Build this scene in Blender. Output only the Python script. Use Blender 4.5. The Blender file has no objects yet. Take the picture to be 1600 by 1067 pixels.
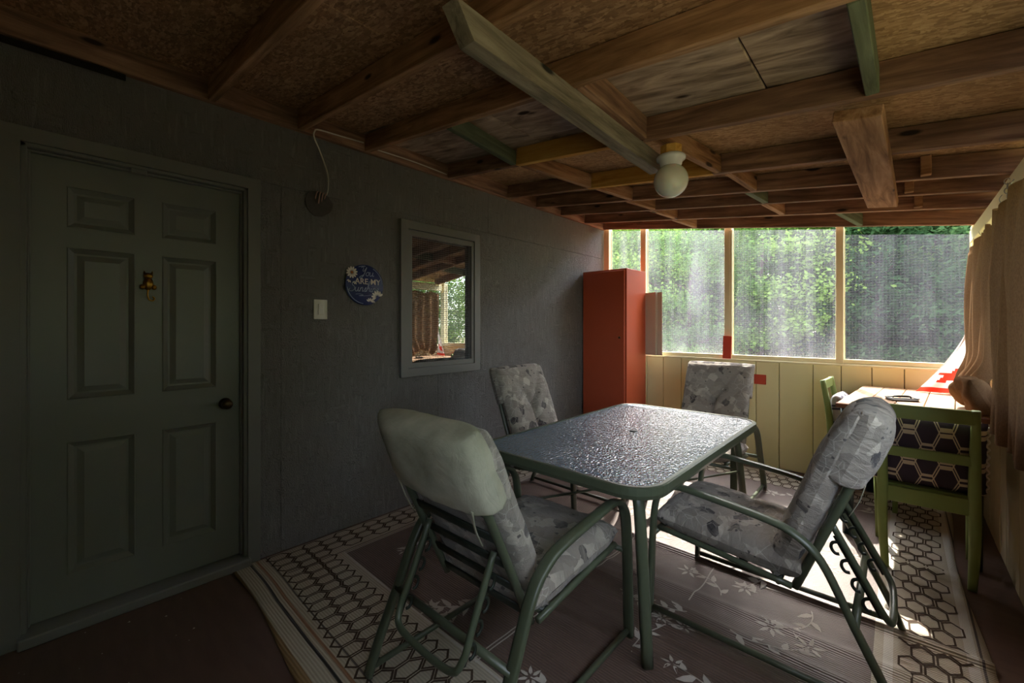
import bpy, bmesh, math, random
import numpy as np
from mathutils import Vector, Matrix, noise as mnoise
random.seed(7); rng = np.random.default_rng(11)
S = bpy.context.scene
COL = S.collection
PI = math.pi

# ------------------------------------------------------------------ camera, sky, sun, exposure
cam_d = bpy.data.cameras.new('camera'); cam = bpy.data.objects.new('camera', cam_d); COL.objects.link(cam)
cam.location = (2.69, 0.0, 1.33)
cam.rotation_euler = (PI/2, 0, math.radians(42.688))
cam_d.sensor_width = 36.0; cam_d.lens = 36.0*656.97/1600
cam_d.shift_y = -(533.5-509.94)/1600
cam_d.clip_start = 0.02; cam_d.clip_end = 300
S.camera = cam

SUN_DIR = Vector((-0.34, 1.0, 1.10)).normalized()          # towards the sun
w = bpy.data.worlds.new('sky'); S.world = w; w.use_nodes = True
nt = w.node_tree; bg = nt.nodes['Background']
sky = nt.nodes.new('ShaderNodeTexSky'); sky.sky_type = 'NISHITA'; sky.sun_disc = False
sky.sun_elevation = math.asin(SUN_DIR.z); sky.sun_rotation = math.atan2(SUN_DIR.x, SUN_DIR.y)
sky.air_density = 1.0; sky.dust_density = 2.0; sky.ozone_density = 1.0
hz = nt.nodes.new('ShaderNodeMix'); hz.data_type = 'RGBA'; hz.inputs[0].default_value = 0.5; hz.inputs[7].default_value = (3.6, 3.7, 3.6, 1)   # thin high haze
nt.links.new(sky.outputs[0], hz.inputs[6]); nt.links.new(hz.outputs[2], bg.inputs[0]); bg.inputs[1].default_value = 0.46
sd = bpy.data.lights.new('sun', 'SUN'); so = bpy.data.objects.new('sun', sd); COL.objects.link(so)
sd.energy = 2.8; sd.angle = math.radians(0.6); sd.color = (1.0, 0.94, 0.84)
so.rotation_euler = SUN_DIR.to_track_quat('Z', 'Y').to_euler()
so.location = (-2, 12, 14)
S.view_settings.view_transform = 'Standard'; S.view_settings.look = 'None'
S.view_settings.gamma = 1.0; S.view_settings.use_curve_mapping = False
S.view_settings.exposure = 2.5
S.cycles.max_bounces = 10; S.cycles.diffuse_bounces = 6; S.cycles.transparent_max_bounces = 24
S.cycles.sample_clamp_indirect = 6.0; S.cycles.caustics_reflective = False; S.cycles.caustics_refractive = False

# ------------------------------------------------------------------ material helpers
class NT:
    def __init__(s, name):
        s.m = bpy.data.materials.new(name); s.m.use_nodes = True
        s.t = s.m.node_tree; s.t.nodes.clear()
        s.out = s.t.nodes.new('ShaderNodeOutputMaterial')
    def n(s, kind, **kw):
        nd = s.t.nodes.new('ShaderNode'+kind)
        for k, v in kw.items():
            if hasattr(nd, k) and not isinstance(v, dict): setattr(nd, k, v)
        return nd
    def link(s, a, b): s.t.links.new(a, b)
    def set(s, sock, v):
        if hasattr(v, 'is_linked') or isinstance(v, bpy.types.NodeSocket): s.link(v, sock)
        else: sock.default_value = v
    def math(s, op, a, b=0.0, c=None):
        nd = s.t.nodes.new('ShaderNodeMath'); nd.operation = op
        s.set(nd.inputs[0], a); s.set(nd.inputs[1], b)
        if c is not None: s.set(nd.inputs[2], c)
        return nd.outputs[0]
    def mix(s, f, a, b, blend='MIX'):
        nd = s.t.nodes.new('ShaderNodeMix'); nd.data_type = 'RGBA'; nd.blend_type = blend
        s.set(nd.inputs[0], f)
        s.set(nd.inputs[6], a if not isinstance(a, tuple) else c4(a)); s.set(nd.inputs[7], b if not isinstance(b, tuple) else c4(b))
        return nd.outputs[2]
    def ramp(s, f, stops, interp='LINEAR'):
        nd = s.t.nodes.new('ShaderNodeValToRGB'); nd.color_ramp.interpolation = interp
        e = nd.color_ramp.elements
        while len(e) < len(stops): e.new(0.5)
        for i, (p, c) in enumerate(stops): e[i].position = p; e[i].color = c4(c)
        s.set(nd.inputs[0], f); return nd.outputs[0]
    def coords(s, scale=(1, 1, 1), rot=(0, 0, 0), rnd=False, kind='Object'):
        tc = s.t.nodes.new('ShaderNodeTexCoord'); mp = s.t.nodes.new('ShaderNodeMapping')
        s.link(tc.outputs[kind], mp.inputs[0])
        mp.inputs['Scale'].default_value = scale; mp.inputs['Rotation'].default_value = rot
        if rnd:
            oi = s.t.nodes.new('ShaderNodeObjectInfo'); vm = s.t.nodes.new('ShaderNodeVectorMath'); vm.operation = 'SCALE'
            vm.inputs[0].default_value = (13.1, 7.7, 5.3); s.link(oi.outputs['Random'], vm.inputs['Scale']); s.link(vm.outputs[0], mp.inputs['Location'])
        return mp.outputs[0]
    def noise(s, vec, scale, detail=4, rough=0.55, dist=0.0):
        nd = s.t.nodes.new('ShaderNodeTexNoise'); s.link(vec, nd.inputs['Vector'])
        nd.inputs['Scale'].default_value = scale; nd.inputs['Detail'].default_value = detail
        nd.inputs['Roughness'].default_value = rough; nd.inputs['Distortion'].default_value = dist
        return nd.outputs['Fac']
    def voro(s, vec, scale, feature='F1', out='Distance', metric='EUCLIDEAN', rand=1.0):
        nd = s.t.nodes.new('ShaderNodeTexVoronoi'); nd.feature = feature
        if feature != 'DISTANCE_TO_EDGE': nd.distance = metric
        s.link(vec, nd.inputs['Vector']); nd.inputs['Scale'].default_value = scale
        nd.inputs['Randomness'].default_value = rand
        return nd.outputs[out]
    def sep(s, vec):
        nd = s.t.nodes.new('ShaderNodeSeparateXYZ'); s.link(vec, nd.inputs[0]); return nd.outputs
    def bump(s, h, strength=0.3, dist=0.01):
        nd = s.t.nodes.new('ShaderNodeBump'); s.link(h, nd.inputs['Height'])
        nd.inputs['Strength'].default_value = strength; nd.inputs['Distance'].default_value = dist
        return nd.outputs[0]
    def principled(s, color, rough=0.6, normal=None, spec=0.5, **kw):
        p = s.t.nodes.new('ShaderNodeBsdfPrincipled')
        s.set(p.inputs['Base Color'], c4(color) if isinstance(color, tuple) else color)
        s.set(p.inputs['Roughness'], rough); p.inputs['Specular IOR Level'].default_value = spec
        if normal is not None: s.link(normal, p.inputs['Normal'])
        for k, v in kw.items(): s.set(p.inputs[k.replace('_', ' ')], v)
        return p.outputs[0]
    def done(s, sh): s.link(sh, s.out.inputs[0]); return s.m
def c4(c): return tuple(c) if len(c) == 4 else (*c, 1.0)
def sr(r, g, b):
    f = lambda v: (v/255/12.92) if v/255 <= 0.04045 else ((v/255+0.055)/1.055)**2.4
    return (f(r), f(g), f(b))
M = {}

def plain(name, col, rough=0.6, spec=0.5, nscale=30, var=0.15, bump=0.0, **kw):
    n = NT(name); v = n.coords(rnd=True); f = n.noise(v, nscale)
    c = n.mix(f, tuple(x*(1-var) for x in col), tuple(min(1, x*(1+var)) for x in col))
    M[name] = n.done(n.principled(c, rough, n.bump(f, bump, 0.004) if bump else None, spec, **kw))

def wood(name, dark, mid, light, grain=1.0, rough=0.75, knots=True, stain=None):
    n = NT(name); v = n.coords((1.2, 14, 14), rnd=True)
    a = n.noise(v, 1.6*grain, 6, 0.65, 0.6); v2 = n.coords((2, 60, 60), rnd=True); b = n.noise(v2, 1.5, 3, 0.6)
    col = n.ramp(a, [(0.34, dark), (0.5, mid), (0.66, light)])
    col = n.mix(n.math('MULTIPLY', b, 0.5), col, dark)
    big = n.noise(n.coords((1, 1, 1), rnd=True), 2.2, 3)
    col = n.mix(n.math('MULTIPLY', n.ramp(big, [(0.42, (0, 0, 0)), (0.7, (1, 1, 1))]), 0.55), col, stain or dark)
    if knots:
        k = n.voro(n.coords((2.2, 7, 7), rnd=True), 1.3)
        col = n.mix(n.ramp(k, [(0.08, (1, 1, 1)), (0.14, (0, 0, 0))]), col, tuple(x*0.22 for x in dark))
    M[name] = n.done(n.principled(col, rough, n.bump(b, 0.35, 0.003), 0.25))
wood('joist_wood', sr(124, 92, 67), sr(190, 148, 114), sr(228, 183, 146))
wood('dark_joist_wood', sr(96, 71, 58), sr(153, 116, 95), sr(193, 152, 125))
wood('grey_wood', sr(98, 90, 80), sr(146, 136, 122), sr(178, 168, 152), stain=sr(116, 108, 96))
wood('plank_wood', sr(108, 75, 50), sr(172, 129, 95), sr(208, 166, 133))
wood('yellow_wood', sr(180, 129, 57), sr(215, 167, 88), sr(235, 191, 114), knots=False)
wood('green_wood', sr(67, 73, 55), sr(103, 111, 88), sr(133, 140, 115), knots=False)
wood('desk_wood', sr(165, 130, 97), sr(201, 167, 133), sr(223, 195, 164), knots=False)
wood('edge_wood', sr(92, 56, 36), sr(122, 78, 52), sr(146, 100, 72), knots=False)

def osb(name, dark, mid, light, sc=1.0):
    n = NT(name); v0 = n.coords(rnd=True)
    ang = n.noise(v0, 9*sc, 2)
    layers = []
    for i, (sx, sy, rz) in enumerate(((18, 120, 0.25), (44, 120, -0.9), (22, 110, -0.3))):
        vv = n.coords((sx*sc, sy*sc, 20), rot=(0, 0, rz), rnd=True)
        layers.append(n.voro(vv, 0.75, 'F1', 'Color'))
    pick = n.ramp(n.noise(v0, 26*sc, 3), [(0.46, (0, 0, 0)), (0.5, (1, 1, 1))])
    c = n.mix(pick, layers[0], layers[1]); pick2 = n.ramp(n.noise(v0, 19*sc, 3), [(0.55, (0, 0, 0)), (0.58, (1, 1, 1))])
    c = n.mix(pick2, c, layers[2])
    val = n.math('ADD', n.math('MULTIPLY', n.sep(c)[0], 0.6), n.math('MULTIPLY', n.noise(n.coords((14, 70, 20), rot=(0, 0, 0.2), rnd=True), 2.0, 5, 0.7), 0.45))
    col = n.ramp(val, [(0.1, dark), (0.55, mid), (1.0, light)])
    big = n.noise(v0, 1.4, 4); col = n.mix(n.math('MULTIPLY', n.ramp(big, [(0.4, (0, 0, 0)), (0.75, (1, 1, 1))]), 0.6), col, dark)
    M[name] = n.done(n.principled(col, 0.8, n.bump(val, 0.5, 0.004), 0.2))
osb('osb_board', sr(116, 87, 67), sr(184, 143, 111), sr(240, 199, 161))
osb('osb_light', sr(128, 96, 68), sr(184, 146, 108), sr(222, 186, 146), 1.2)
n = NT('plywood'); v = n.coords((1.5, 9, 9), rnd=True); a = n.noise(v, 1.7, 6, 0.6, 1.4)
col = n.ramp(a, [(0.3, sr(106, 89, 79)), (0.55, sr(177, 155, 138)), (0.8, sr(218, 197, 178))])
k = n.voro(n.coords((1.2, 3, 3), rnd=True), 1.5); col = n.mix(n.ramp(k, [(0.06, (1, 1, 1)), (0.1, (0, 0, 0))]), col, sr(50, 32, 22))
M['plywood'] = n.done(n.principled(col, 0.8, n.bump(a, 0.3, 0.003), 0.2))

def paint_osb(name, col, strength=0.5):
    n = NT(name); v0 = n.coords(rnd=True)
    a = n.voro(n.coords((30, 110, 13), rot=(0.12, 0, 0), rnd=True), 0.8, 'F1', 'Color'); b = n.voro(n.coords((30, 15, 90), rot=(0.5, 0, 0), rnd=True), 0.8, 'F1', 'Color')
    pk = n.ramp(n.noise(v0, 14, 3), [(0.55, (0, 0, 0)), (0.58, (1, 1, 1))])
    hh = n.sep(n.mix(pk, a, b))[0]
    fine = n.noise(n.coords((40, 120, 26), rnd=True), 3, 4)
    h2 = n.math('ADD', hh, n.math('MULTIPLY', fine, 1.1))
    c = n.mix(n.noise(v0, 3, 4), tuple(x*0.88 for x in col), tuple(x*1.1 for x in col))
    c = n.mix(n.math('MULTIPLY', n.ramp(hh, [(0.05, (1, 1, 1)), (0.22, (0, 0, 0))]), 0.28), c, tuple(x*0.45 for x in col)); c = n.mix(n.math('MULTIPLY', n.ramp(hh, [(0.86, (0, 0, 0)), (0.97, (1, 1, 1))]), 0.22), c, tuple(x*1.9 for x in col))
    M[name] = n.done(n.principled(c, 0.45, n.bump(h2, strength, 0.022), 0.5))
paint_osb('grey_wall', sr(138, 134, 129), 0.9)
plain('grey_trim', sr(119, 117, 113), 0.42, 0.45, 20, 0.05, 0.05)
plain('grey_door', sr(120, 121, 115), 0.38, 0.5, 8, 0.05, 0.03)
plain('cream_paint', sr(238, 228, 186), 0.5, 0.35, 5, 0.05, 0.05)
plain('yellow_paint', sr(240, 229, 176), 0.5, 0.35, 4, 0.05, 0.05)
plain('right_paint', sr(185, 167, 132), 0.55, 0.3, 4, 0.1, 0.05)
plain('red_paint', sr(178, 80, 50), 0.36, 0.45, 3, 0.06, 0.03)
plain('red_board', sr(200, 70, 44), 0.5, 0.4, 6, 0.06)
plain('green_metal', sr(80, 87, 68), 0.34, 0.55, 40, 0.1)
plain('dark_plastic', sr(36, 42, 34), 0.45, 0.5, 40, 0.1)
plain('green_paint', sr(136, 154, 88), 0.42, 0.4, 12, 0.1, 0.05)
plain('teal_paint', sr(22, 42, 48), 0.3, 0.5, 10, 0.2, 0.03)
plain('black', sr(16, 15, 15), 0.4, 0.5)
plain('black_tar', sr(84, 78, 77), 0.75, 0.2, 40, 0.3, 0.3)
plain('white_plastic', sr(228, 226, 216), 0.35, 0.5, 30, 0.03)
plain('porcelain', sr(220, 220, 224), 0.15, 0.6, 30, 0.02)
plain('brass', sr(160, 120, 48), 0.32, 0.5, 60, 0.2, Metallic=1.0)
plain('old_bronze', sr(74, 58, 40), 0.35, 0.5, 60, 0.2, Metallic=0.9)
plain('steel', sr(170, 170, 168), 0.3, 0.5, 60, 0.1, Metallic=1.0)
plain('cable_white', sr(202, 196, 184), 0.5)
plain('frayed', sr(150, 116, 104), 0.7)
plain('cardboard', sr(196, 184, 164), 0.8, 0.2, 6, 0.08)
plain('cream_line', sr(186, 178, 166), 0.85, 0.15, 80, 0.12, 0.2)
plain('rug_dark', sr(70, 56, 44), 0.85, 0.15, 80, 0.12, 0.2)
plain('debris', sr(190, 184, 172), 0.8)
plain('bark', sr(84, 68, 54), 0.9, 0.1, 12, 0.4, 0.5)
plain('petal', sr(240, 232, 220), 0.6); plain('petal_eye', sr(190, 110, 50), 0.6); plain('sign_letter', sr(226, 216, 204), 0.6); plain('script_blue', sr(168, 178, 204), 0.6)
plain('sign_blue', sr(30, 44, 100), 0.42, 0.5, 18, 0.35); plain('sign_leaf', sr(120, 160, 190), 0.6)
# globe glass: milky opal
n = NT('opal_glass'); M['opal_glass'] = n.done(n.principled(sr(226, 226, 214), 0.08, None, 0.6, Subsurface_Weight=0.4))
# floor paint
n = NT('floor_paint'); v = n.coords(); f = n.noise(n.coords((2, 10, 1)), 3, 5); c = n.mix(f, sr(74, 54, 46), sr(104, 80, 68))
M['floor_paint'] = n.done(n.principled(c, 0.42, n.bump(f, 0.15, 0.003), 0.4))
# pebbled table glass
n = NT('pebble_glass'); v = n.coords(); nz = n.voro(v, 105, 'SMOOTH_F1'); f2 = n.noise(v, 45, 2)
h = n.math('ADD', nz, n.math('MULTIPLY', f2, 0.5))
M['pebble_glass'] = n.done(n.principled(sr(128, 150, 170), 0.09, n.bump(h, 0.5, 0.010), 0.5, Transmission_Weight=0.3, IOR=2.4))
# reflecting house window
n = NT('house_glass'); g = n.n('BsdfGlossy'); g.inputs['Roughness'].default_value = 0.0; g.inputs['Color'].default_value = (0.95, 0.97, 1, 1)
d = n.n('BsdfDiffuse'); d.inputs['Color'].default_value = (0.010, 0.012, 0.012, 1); mx = n.n('MixShader'); mx.inputs[0].default_value = 0.42
n.link(d.outputs[0], mx.inputs[1]); n.link(g.outputs[0], mx.inputs[2]); M['house_glass'] = n.done(mx.outputs[0])
# dusty insect screens, with glare and haze streaks painted into their cover
def screen_mat(name, lo, hi, tint):
    n = NT(name); v = n.coords((1, 1, 1), rnd=True)
    st = n.noise(n.coords((5.0, 1, 0.55), rnd=True), 1.3, 3, 0.5, 0.3); sp = n.noise(v, 1.6, 3)
    f = n.ramp(n.math('MULTIPLY_ADD', st, 0.75, n.math('MULTIPLY', sp, 0.3)), [(0.4, (lo,)*3), (0.72, (hi,)*3)])
    xyz = n.sep(n.coords((1, 1, 1)))
    gx = n.math('PINGPONG', n.math('MULTIPLY', xyz[0], 46.0), 0.5); gz = n.math('PINGPONG', n.math('MULTIPLY', xyz[2], 46.0), 0.5)
    gr = n.math('MINIMUM', gx, gz); wire = n.math('LESS_THAN', gr, 0.13)
    f = n.math('ADD', f, n.math('MULTIPLY', wire, 0.07))
    tr = n.n('BsdfTransparent'); tl = n.n('BsdfTranslucent'); df = n.n('BsdfDiffuse'); a = n.n('AddShader'); mx = n.n('MixShader'); m2 = n.n('MixShader')
    tl.inputs[0].default_value = c4(tint); df.inputs[0].default_value = c4(tint)
    m2.inputs[0].default_value = 0.5; n.link(tl.outputs[0], m2.inputs[1]); n.link(df.outputs[0], m2.inputs[2])
    n.link(f, mx.inputs[0]); n.link(tr.outputs[0], mx.inputs[1]); n.link(m2.outputs[0], mx.inputs[2])
    M[name] = n.done(mx.outputs[0])
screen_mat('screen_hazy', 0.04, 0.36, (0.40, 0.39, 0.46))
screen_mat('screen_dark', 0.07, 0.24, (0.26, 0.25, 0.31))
# cushion fabric
def fabric(name, base, pale, dark, line):
    n = NT(name); v = n.coords((1, 1, 1)); v1 = n.coords((1, 1, 1), rot=(0.2, 0.3, 0.5))
    cells = n.sep(n.voro(v1, 19, 'F1', 'Color', 'CHEBYCHEV'))
    col = n.ramp(cells[0], [(0.0, base), (0.35, pale), (0.62, tuple(x*0.82 for x in base)), (0.80, base), (0.93, dark)], 'CONSTANT')
    w2 = n.noise(v, 5, 4, 0.6, 1.5); col = n.mix(n.ramp(w2, [(0.42, (0, 0, 0)), (0.6, (0.75,)*3)]), col, base)
    e = n.voro(n.coords((1, 1, 1), rot=(0.5, 0.1, 0.9)), 17, 'DISTANCE_TO_EDGE')
    lm = n.ramp(e, [(0.012, (1, 1, 1)), (0.03, (0, 0, 0))]); pk = n.ramp(n.noise(v, 6, 2), [(0.52, (0, 0, 0)), (0.56, (1, 1, 1))])
    col = n.mix(n.math('MULTIPLY', n.math('MULTIPLY', lm, pk), 0.4), col, line)
    d2 = n.voro(n.coords((1, 1.6, 1.3), rot=(0.9, 0.4, 0.2)), 13, 'F1', 'Distance', 'MANHATTAN'); col = n.mix(n.ramp(d2, [(0.15, (0.85,)*3), (0.2, (0, 0, 0))]), col, dark)
    h = n.noise(n.coords((1, 3, 1)), 12, 5, 0.6, 0.8); wv = n.noise(v, 300, 1)
    M[name] = n.done(n.principled(col, 0.85, n.bump(n.math('ADD', h, n.math('MULTIPLY', wv, 0.12)), 0.8, 0.016), 0.15, Sheen_Weight=0.15))
fabric('cushion_fabric', sr(152, 143, 132), sr(184, 174, 160), sr(70, 66, 66), sr(214, 206, 192))
n = NT('faded_cloth'); v = n.coords(); f = n.noise(v, 5, 5); h = n.noise(n.coords((1, 1, 2.5)), 9, 5, 0.6, 1.0)
c = n.ramp(f, [(0.3, sr(150, 148, 126)), (0.6, sr(190, 186, 164)), (0.8, sr(166, 158, 132))])
M['faded_cloth'] = n.done(n.principled(c, 0.85, n.bump(h, 0.5, 0.012), 0.15))
# burlap curtain
n = NT('burlap'); v = n.coords(); wv = n.noise(n.coords((160, 160, 60)), 1.5, 2); c = n.mix(wv, sr(98, 74, 54), sr(138, 108, 80))
d = n.n('BsdfDiffuse'); tl = n.n('BsdfTranslucent'); mx = n.n('MixShader'); mx.inputs[0].default_value = 0.35
n.link(c, d.inputs[0]); n.link(c, tl.inputs[0]); n.link(n.bump(wv, 0.4, 0.003), d.inputs['Normal']); n.link(d.outputs[0], mx.inputs[1]); n.link(tl.outputs[0], mx.inputs[2]); M['burlap'] = n.done(mx.outputs[0])
# flag cloth: white with red
def cloth(name, col):
    n = NT(name); d = n.n('BsdfDiffuse'); tl = n.n('BsdfTranslucent'); mx = n.n('MixShader'); mx.inputs[0].default_value = 0.45
    d.inputs[0].default_value = c4(col); tl.inputs[0].default_value = c4(col); n.link(d.outputs[0], mx.inputs[1]); n.link(tl.outputs[0], mx.inputs[2]); M[name] = n.done(mx.outputs[0])
cloth('flag_white', sr(232, 224, 220)); cloth('flag_red', sr(212, 60, 44))
# pillow trellis
def trellis(name, base, line, sc):
    n = NT(name); x, y, z = n.sep(n.coords())
    px = n.math('PINGPONG', n.math('MULTIPLY', x, sc), 0.5); tri = n.ramp(n.math('MULTIPLY', px, 2.0), [(0.28, (0, 0, 0)), (0.72, (1, 1, 1))])
    tri = n.sep(tri)[0]; yy = n.math('MULTIPLY', z, sc*0.85); tot = None
    for sg, o in ((1, 0.0), (-1, 0.0), (1, 0.17), (-1, 0.17)):
        q = n.math('FRACT', n.math('ADD', n.math('MULTIPLY_ADD', tri, 0.52*sg, yy), 10.0+o))
        l = n.math('LESS_THAN', n.math('ABSOLUTE', n.math('SUBTRACT', q, 0.5)), 0.045)
        tot = l if tot is None else n.math('MAXIMUM', tot, l)
    c = n.mix(tot, base, line); h = n.noise(n.coords(), 14, 4)
    M[name] = n.done(n.principled(c, 0.85, n.bump(h, 0.4, 0.01), 0.15))
trellis('trellis_dark', sr(68, 58, 68), sr(212, 196, 170), 7.0)
trellis('trellis_pale', sr(196, 190, 190), sr(84, 78, 92), 9)
# leaves
def leafmat(name, a, b):
    n = NT(name); oi = n.n('ObjectInfo'); v = n.coords(rnd=True); f = n.noise(v, 1.6, 3); c = n.mix(f, a, b)
    d = n.n('BsdfDiffuse'); tl = n.n('BsdfTranslucent'); mx = n.n('MixShader'); mx.inputs[0].default_value = 0.5
    n.link(c, d.inputs[0]); n.link(c, tl.inputs[0]); n.link(d.outputs[0], mx.inputs[1]); n.link(tl.outputs[0], mx.inputs[2]); M[name] = n.done(mx.outputs[0])
leafmat('leaf_bright', sr(108, 142, 58), sr(168, 190, 104)); leafmat('leaf_mid', sr(70, 106, 50), sr(122, 150, 78)); leafmat('leaf_dark', sr(46, 74, 46), sr(84, 112, 70))
plain('soil', sr(128, 122, 86), 0.95, 0.1, 2, 0.3)

# ------------------------------------------------------------------ mesh helpers
def link(o, parent=None):
    COL.objects.link(o)
    if parent is not None: o.parent = parent
    return o
def mesh(name, verts, faces, mat, parent=None, smooth=False, mats=None, fm=None):
    me = bpy.data.meshes.new(name); me.from_pydata([tuple(v) for v in verts], [], [tuple(f) for f in faces])
    if mats:
        for m_ in mats: me.materials.append(M[m_])
        me.polygons.foreach_set('material_index', fm)
    else: me.materials.append(M[mat])
    if smooth: me.polygons.foreach_set('use_smooth', [True]*len(me.polygons))
    me.update(); return link(bpy.data.objects.new(name, me), parent)
def tag(o, label=None, cat=None, group=None, kind=None):
    if label: o['label'] = label
    if cat: o['category'] = cat
    if group: o['group'] = group
    if kind: o['kind'] = kind
    return o
def empty(name, loc=(0, 0, 0), rz=0.0, **kw):
    o = bpy.data.objects.new(name, None); COL.objects.link(o); o.location = loc; o.rotation_euler = (0, 0, rz); o.empty_display_size = 0.1
    return tag(o, **kw)
def from_bm(name, bm, mat, parent=None, smooth=False):
    me = bpy.data.meshes.new(name); bm.to_mesh(me); bm.free(); me.materials.append(M[mat])
    if smooth: me.polygons.foreach_set('use_smooth', [True]*len(me.polygons))
    return link(bpy.data.objects.new(name, me), parent)
def box(name, c, s, mat, parent=None, rot=(0, 0, 0), bevel=0.003):
    bm = bmesh.new(); bmesh.ops.create_cube(bm, size=1.0); bmesh.ops.scale(bm, vec=s, verts=bm.verts)
    if bevel: bmesh.ops.bevel(bm, geom=bm.edges[:], offset=min(bevel, min(s)*0.3), segments=1, affect='EDGES')
    o = from_bm(name, bm, mat, parent); o.location = c; o.rotation_euler = rot; return o
def box2(name, a, b, mat, parent=None, bevel=0.003):
    return box(name, [(a[i]+b[i])/2 for i in range(3)], [abs(b[i]-a[i]) for i in range(3)], mat, parent, bevel=bevel)
def beam(name, p0, p1, w, h, mat, parent=None, bevel=0.003, up=(0, 0, 1)):
    """board with its length on local x; w across (local y), h along 'up' (local z); centred on p0-p1"""
    p0 = Vector(p0); p1 = Vector(p1); L = (p1-p0).length; x = (p1-p0).normalized(); y = Vector(up).cross(x).normalized(); z = x.cross(y)
    bm = bmesh.new(); bmesh.ops.create_cube(bm, size=1.0); bmesh.ops.scale(bm, vec=(L, w, h), verts=bm.verts)
    if bevel: bmesh.ops.bevel(bm, geom=bm.edges[:], offset=min(bevel, w*0.3, h*0.3), segments=1, affect='EDGES')
    o = from_bm(name, bm, mat, parent)
    o.matrix_local = Matrix(((x.x, y.x, z.x, 0), (x.y, y.y, z.y, 0), (x.z, y.z, z.z, 0), (0, 0, 0, 1))); o.location = (p0+p1)/2
    return o
def smooth_path(pts, n=6, closed=False):
    P = [Vector(p) for p in pts]; out = []; N = len(P)
    for i in range(N if closed else N-1):
        a = P[(i-1) % N] if closed or i > 0 else P[0]; b = P[i]; c = P[(i+1) % N]; d = P[(i+2) % N] if closed or i+2 < N else P[-1]
        for k in range(n):
            t = k/n; out.append(0.5*((2*b)+(c-a)*t+(2*a-5*b+4*c-d)*t*t+(3*b-a-3*c+d)*t**3))
    if not closed: out.append(P[-1])
    return out
def sweep(pts, w, h, side=None, seg=8, sq=False, closed=False):
    """verts/faces of a swept bar; w across 'side', h along the other normal"""
    P = [Vector(p) for p in pts]; V = []; F = []; N = len(P)
    prof = [(math.cos(2*PI*k/seg), math.sin(2*PI*k/seg)) for k in range(seg)]
    if sq:
        cc = 0.62; prof = [(1, -cc), (1, cc), (cc, 1), (-cc, 1), (-1, cc), (-1, -cc), (-cc, -1), (cc, -1)]; seg = 8
    prev = None
    for i in range(N):
        if closed: t = (P[(i+1) % N]-P[i-1]).normalized()
        else: t = (P[min(i+1, N-1)]-P[max(i-1, 0)]).normalized()
        if side is not None: b = Vector(side); b = (b-t*b.dot(t)).normalized()
        else:
            b = prev if prev is not None else (Vector((0, 0, 1)) if abs(t.z) < 0.9 else Vector((1, 0, 0)))
            b = (b-t*b.dot(t)).normalized(); prev = b
        nn = t.cross(b)
        ww = w(i/(N-1)) if callable(w) else w; hh = h(i/(N-1)) if callable(h) else h
        for px, py in prof: V.append(P[i]+b*(px*ww/2)+nn*(py*hh/2))
    for i in range(N if closed else N-1):
        j = (i+1) % N
        for k in range(seg): F.append((i*seg+k, i*seg+(k+1) % seg, j*seg+(k+1) % seg, j*seg+k))
    if not closed: F.append(tuple(range(seg-1, -1, -1))); F.append(tuple((N-1)*seg+k for k in range(seg)))
    return V, F
def bar(name, pts, w, h, mat, parent=None, side=None, sq=False, n=0, closed=False, seg=8):
    if n: pts = smooth_path(pts, n, closed)
    V, F = sweep(pts, w, h, side, seg, sq, closed); return mesh(name, V, F, mat, parent, True)
def merge(parts):
    V = []; F = []
    for v, f in parts:
        o = len(V); V += list(v); F += [tuple(i+o for i in q) for q in f]
    return V, F
def lathe(name, prof, mat, parent=None, seg=24, axis='Z'):
    V = []; F = []; N = len(prof)
    for r, z in prof:
        for k in range(seg):
            a = 2*PI*k/seg; p = (r*math.cos(a), r*math.sin(a), z)
            if axis == 'X': p = (z, r*math.cos(a), r*math.sin(a))
            V.append(p)
    for i in range(N-1):
        for k in range(seg): F.append((i*seg+k, i*seg+(k+1) % seg, (i+1)*seg+(k+1) % seg, (i+1)*seg+k))
    F.append(tuple(range(seg-1, -1, -1))); F.append(tuple((N-1)*seg+k for k in range(seg)))
    return mesh(name, V, F, mat, parent, True)
def plate(name, a0, a1, b0, b1, holes, x0, x1, mat, parent):
    """slab in the y/z plane between x0 and x1 (front x1), with rectangular holes"""
    A = sorted({a0, a1, *[min(max(h[i], a0), a1) for h in holes for i in (0, 1)]}); B = sorted({b0, b1, *[min(max(h[i], b0), b1) for h in holes for i in (2, 3)]})
    V = []; F = []; idx = {}
    def v(x, a, b):
        k = (x, a, b)
        if k not in idx: idx[k] = len(V); V.append(k)
        return idx[k]
    solid = {}
    for i in range(len(A)-1):
        for j in range(len(B)-1):
            ca, cb = (A[i]+A[i+1])/2, (B[j]+B[j+1])/2
            solid[i, j] = not any(h[0] < ca < h[1] and h[2] < cb < h[3] for h in holes)
    for (i, j), s_ in solid.items():
        if not s_: continue
        p = (A[i], B[j]), (A[i+1], B[j]), (A[i+1], B[j+1]), (A[i], B[j+1])
        F.append([v(x1, *q) for q in p]); F.append([v(x0, *q) for q in reversed(p)])
        for (di, dj), (q0, q1) in (((0, -1), (0, 1)), ((1, 0), (1, 2)), ((0, 1), (2, 3)), ((-1, 0), (3, 0))):
            if not solid.get((i+di, j+dj), False): F.append([v(x1, *p[q1]), v(x1, *p[q0]), v(x0, *p[q0]), v(x0, *p[q1])])
    return mesh(name, V, F, mat, parent)

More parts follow.
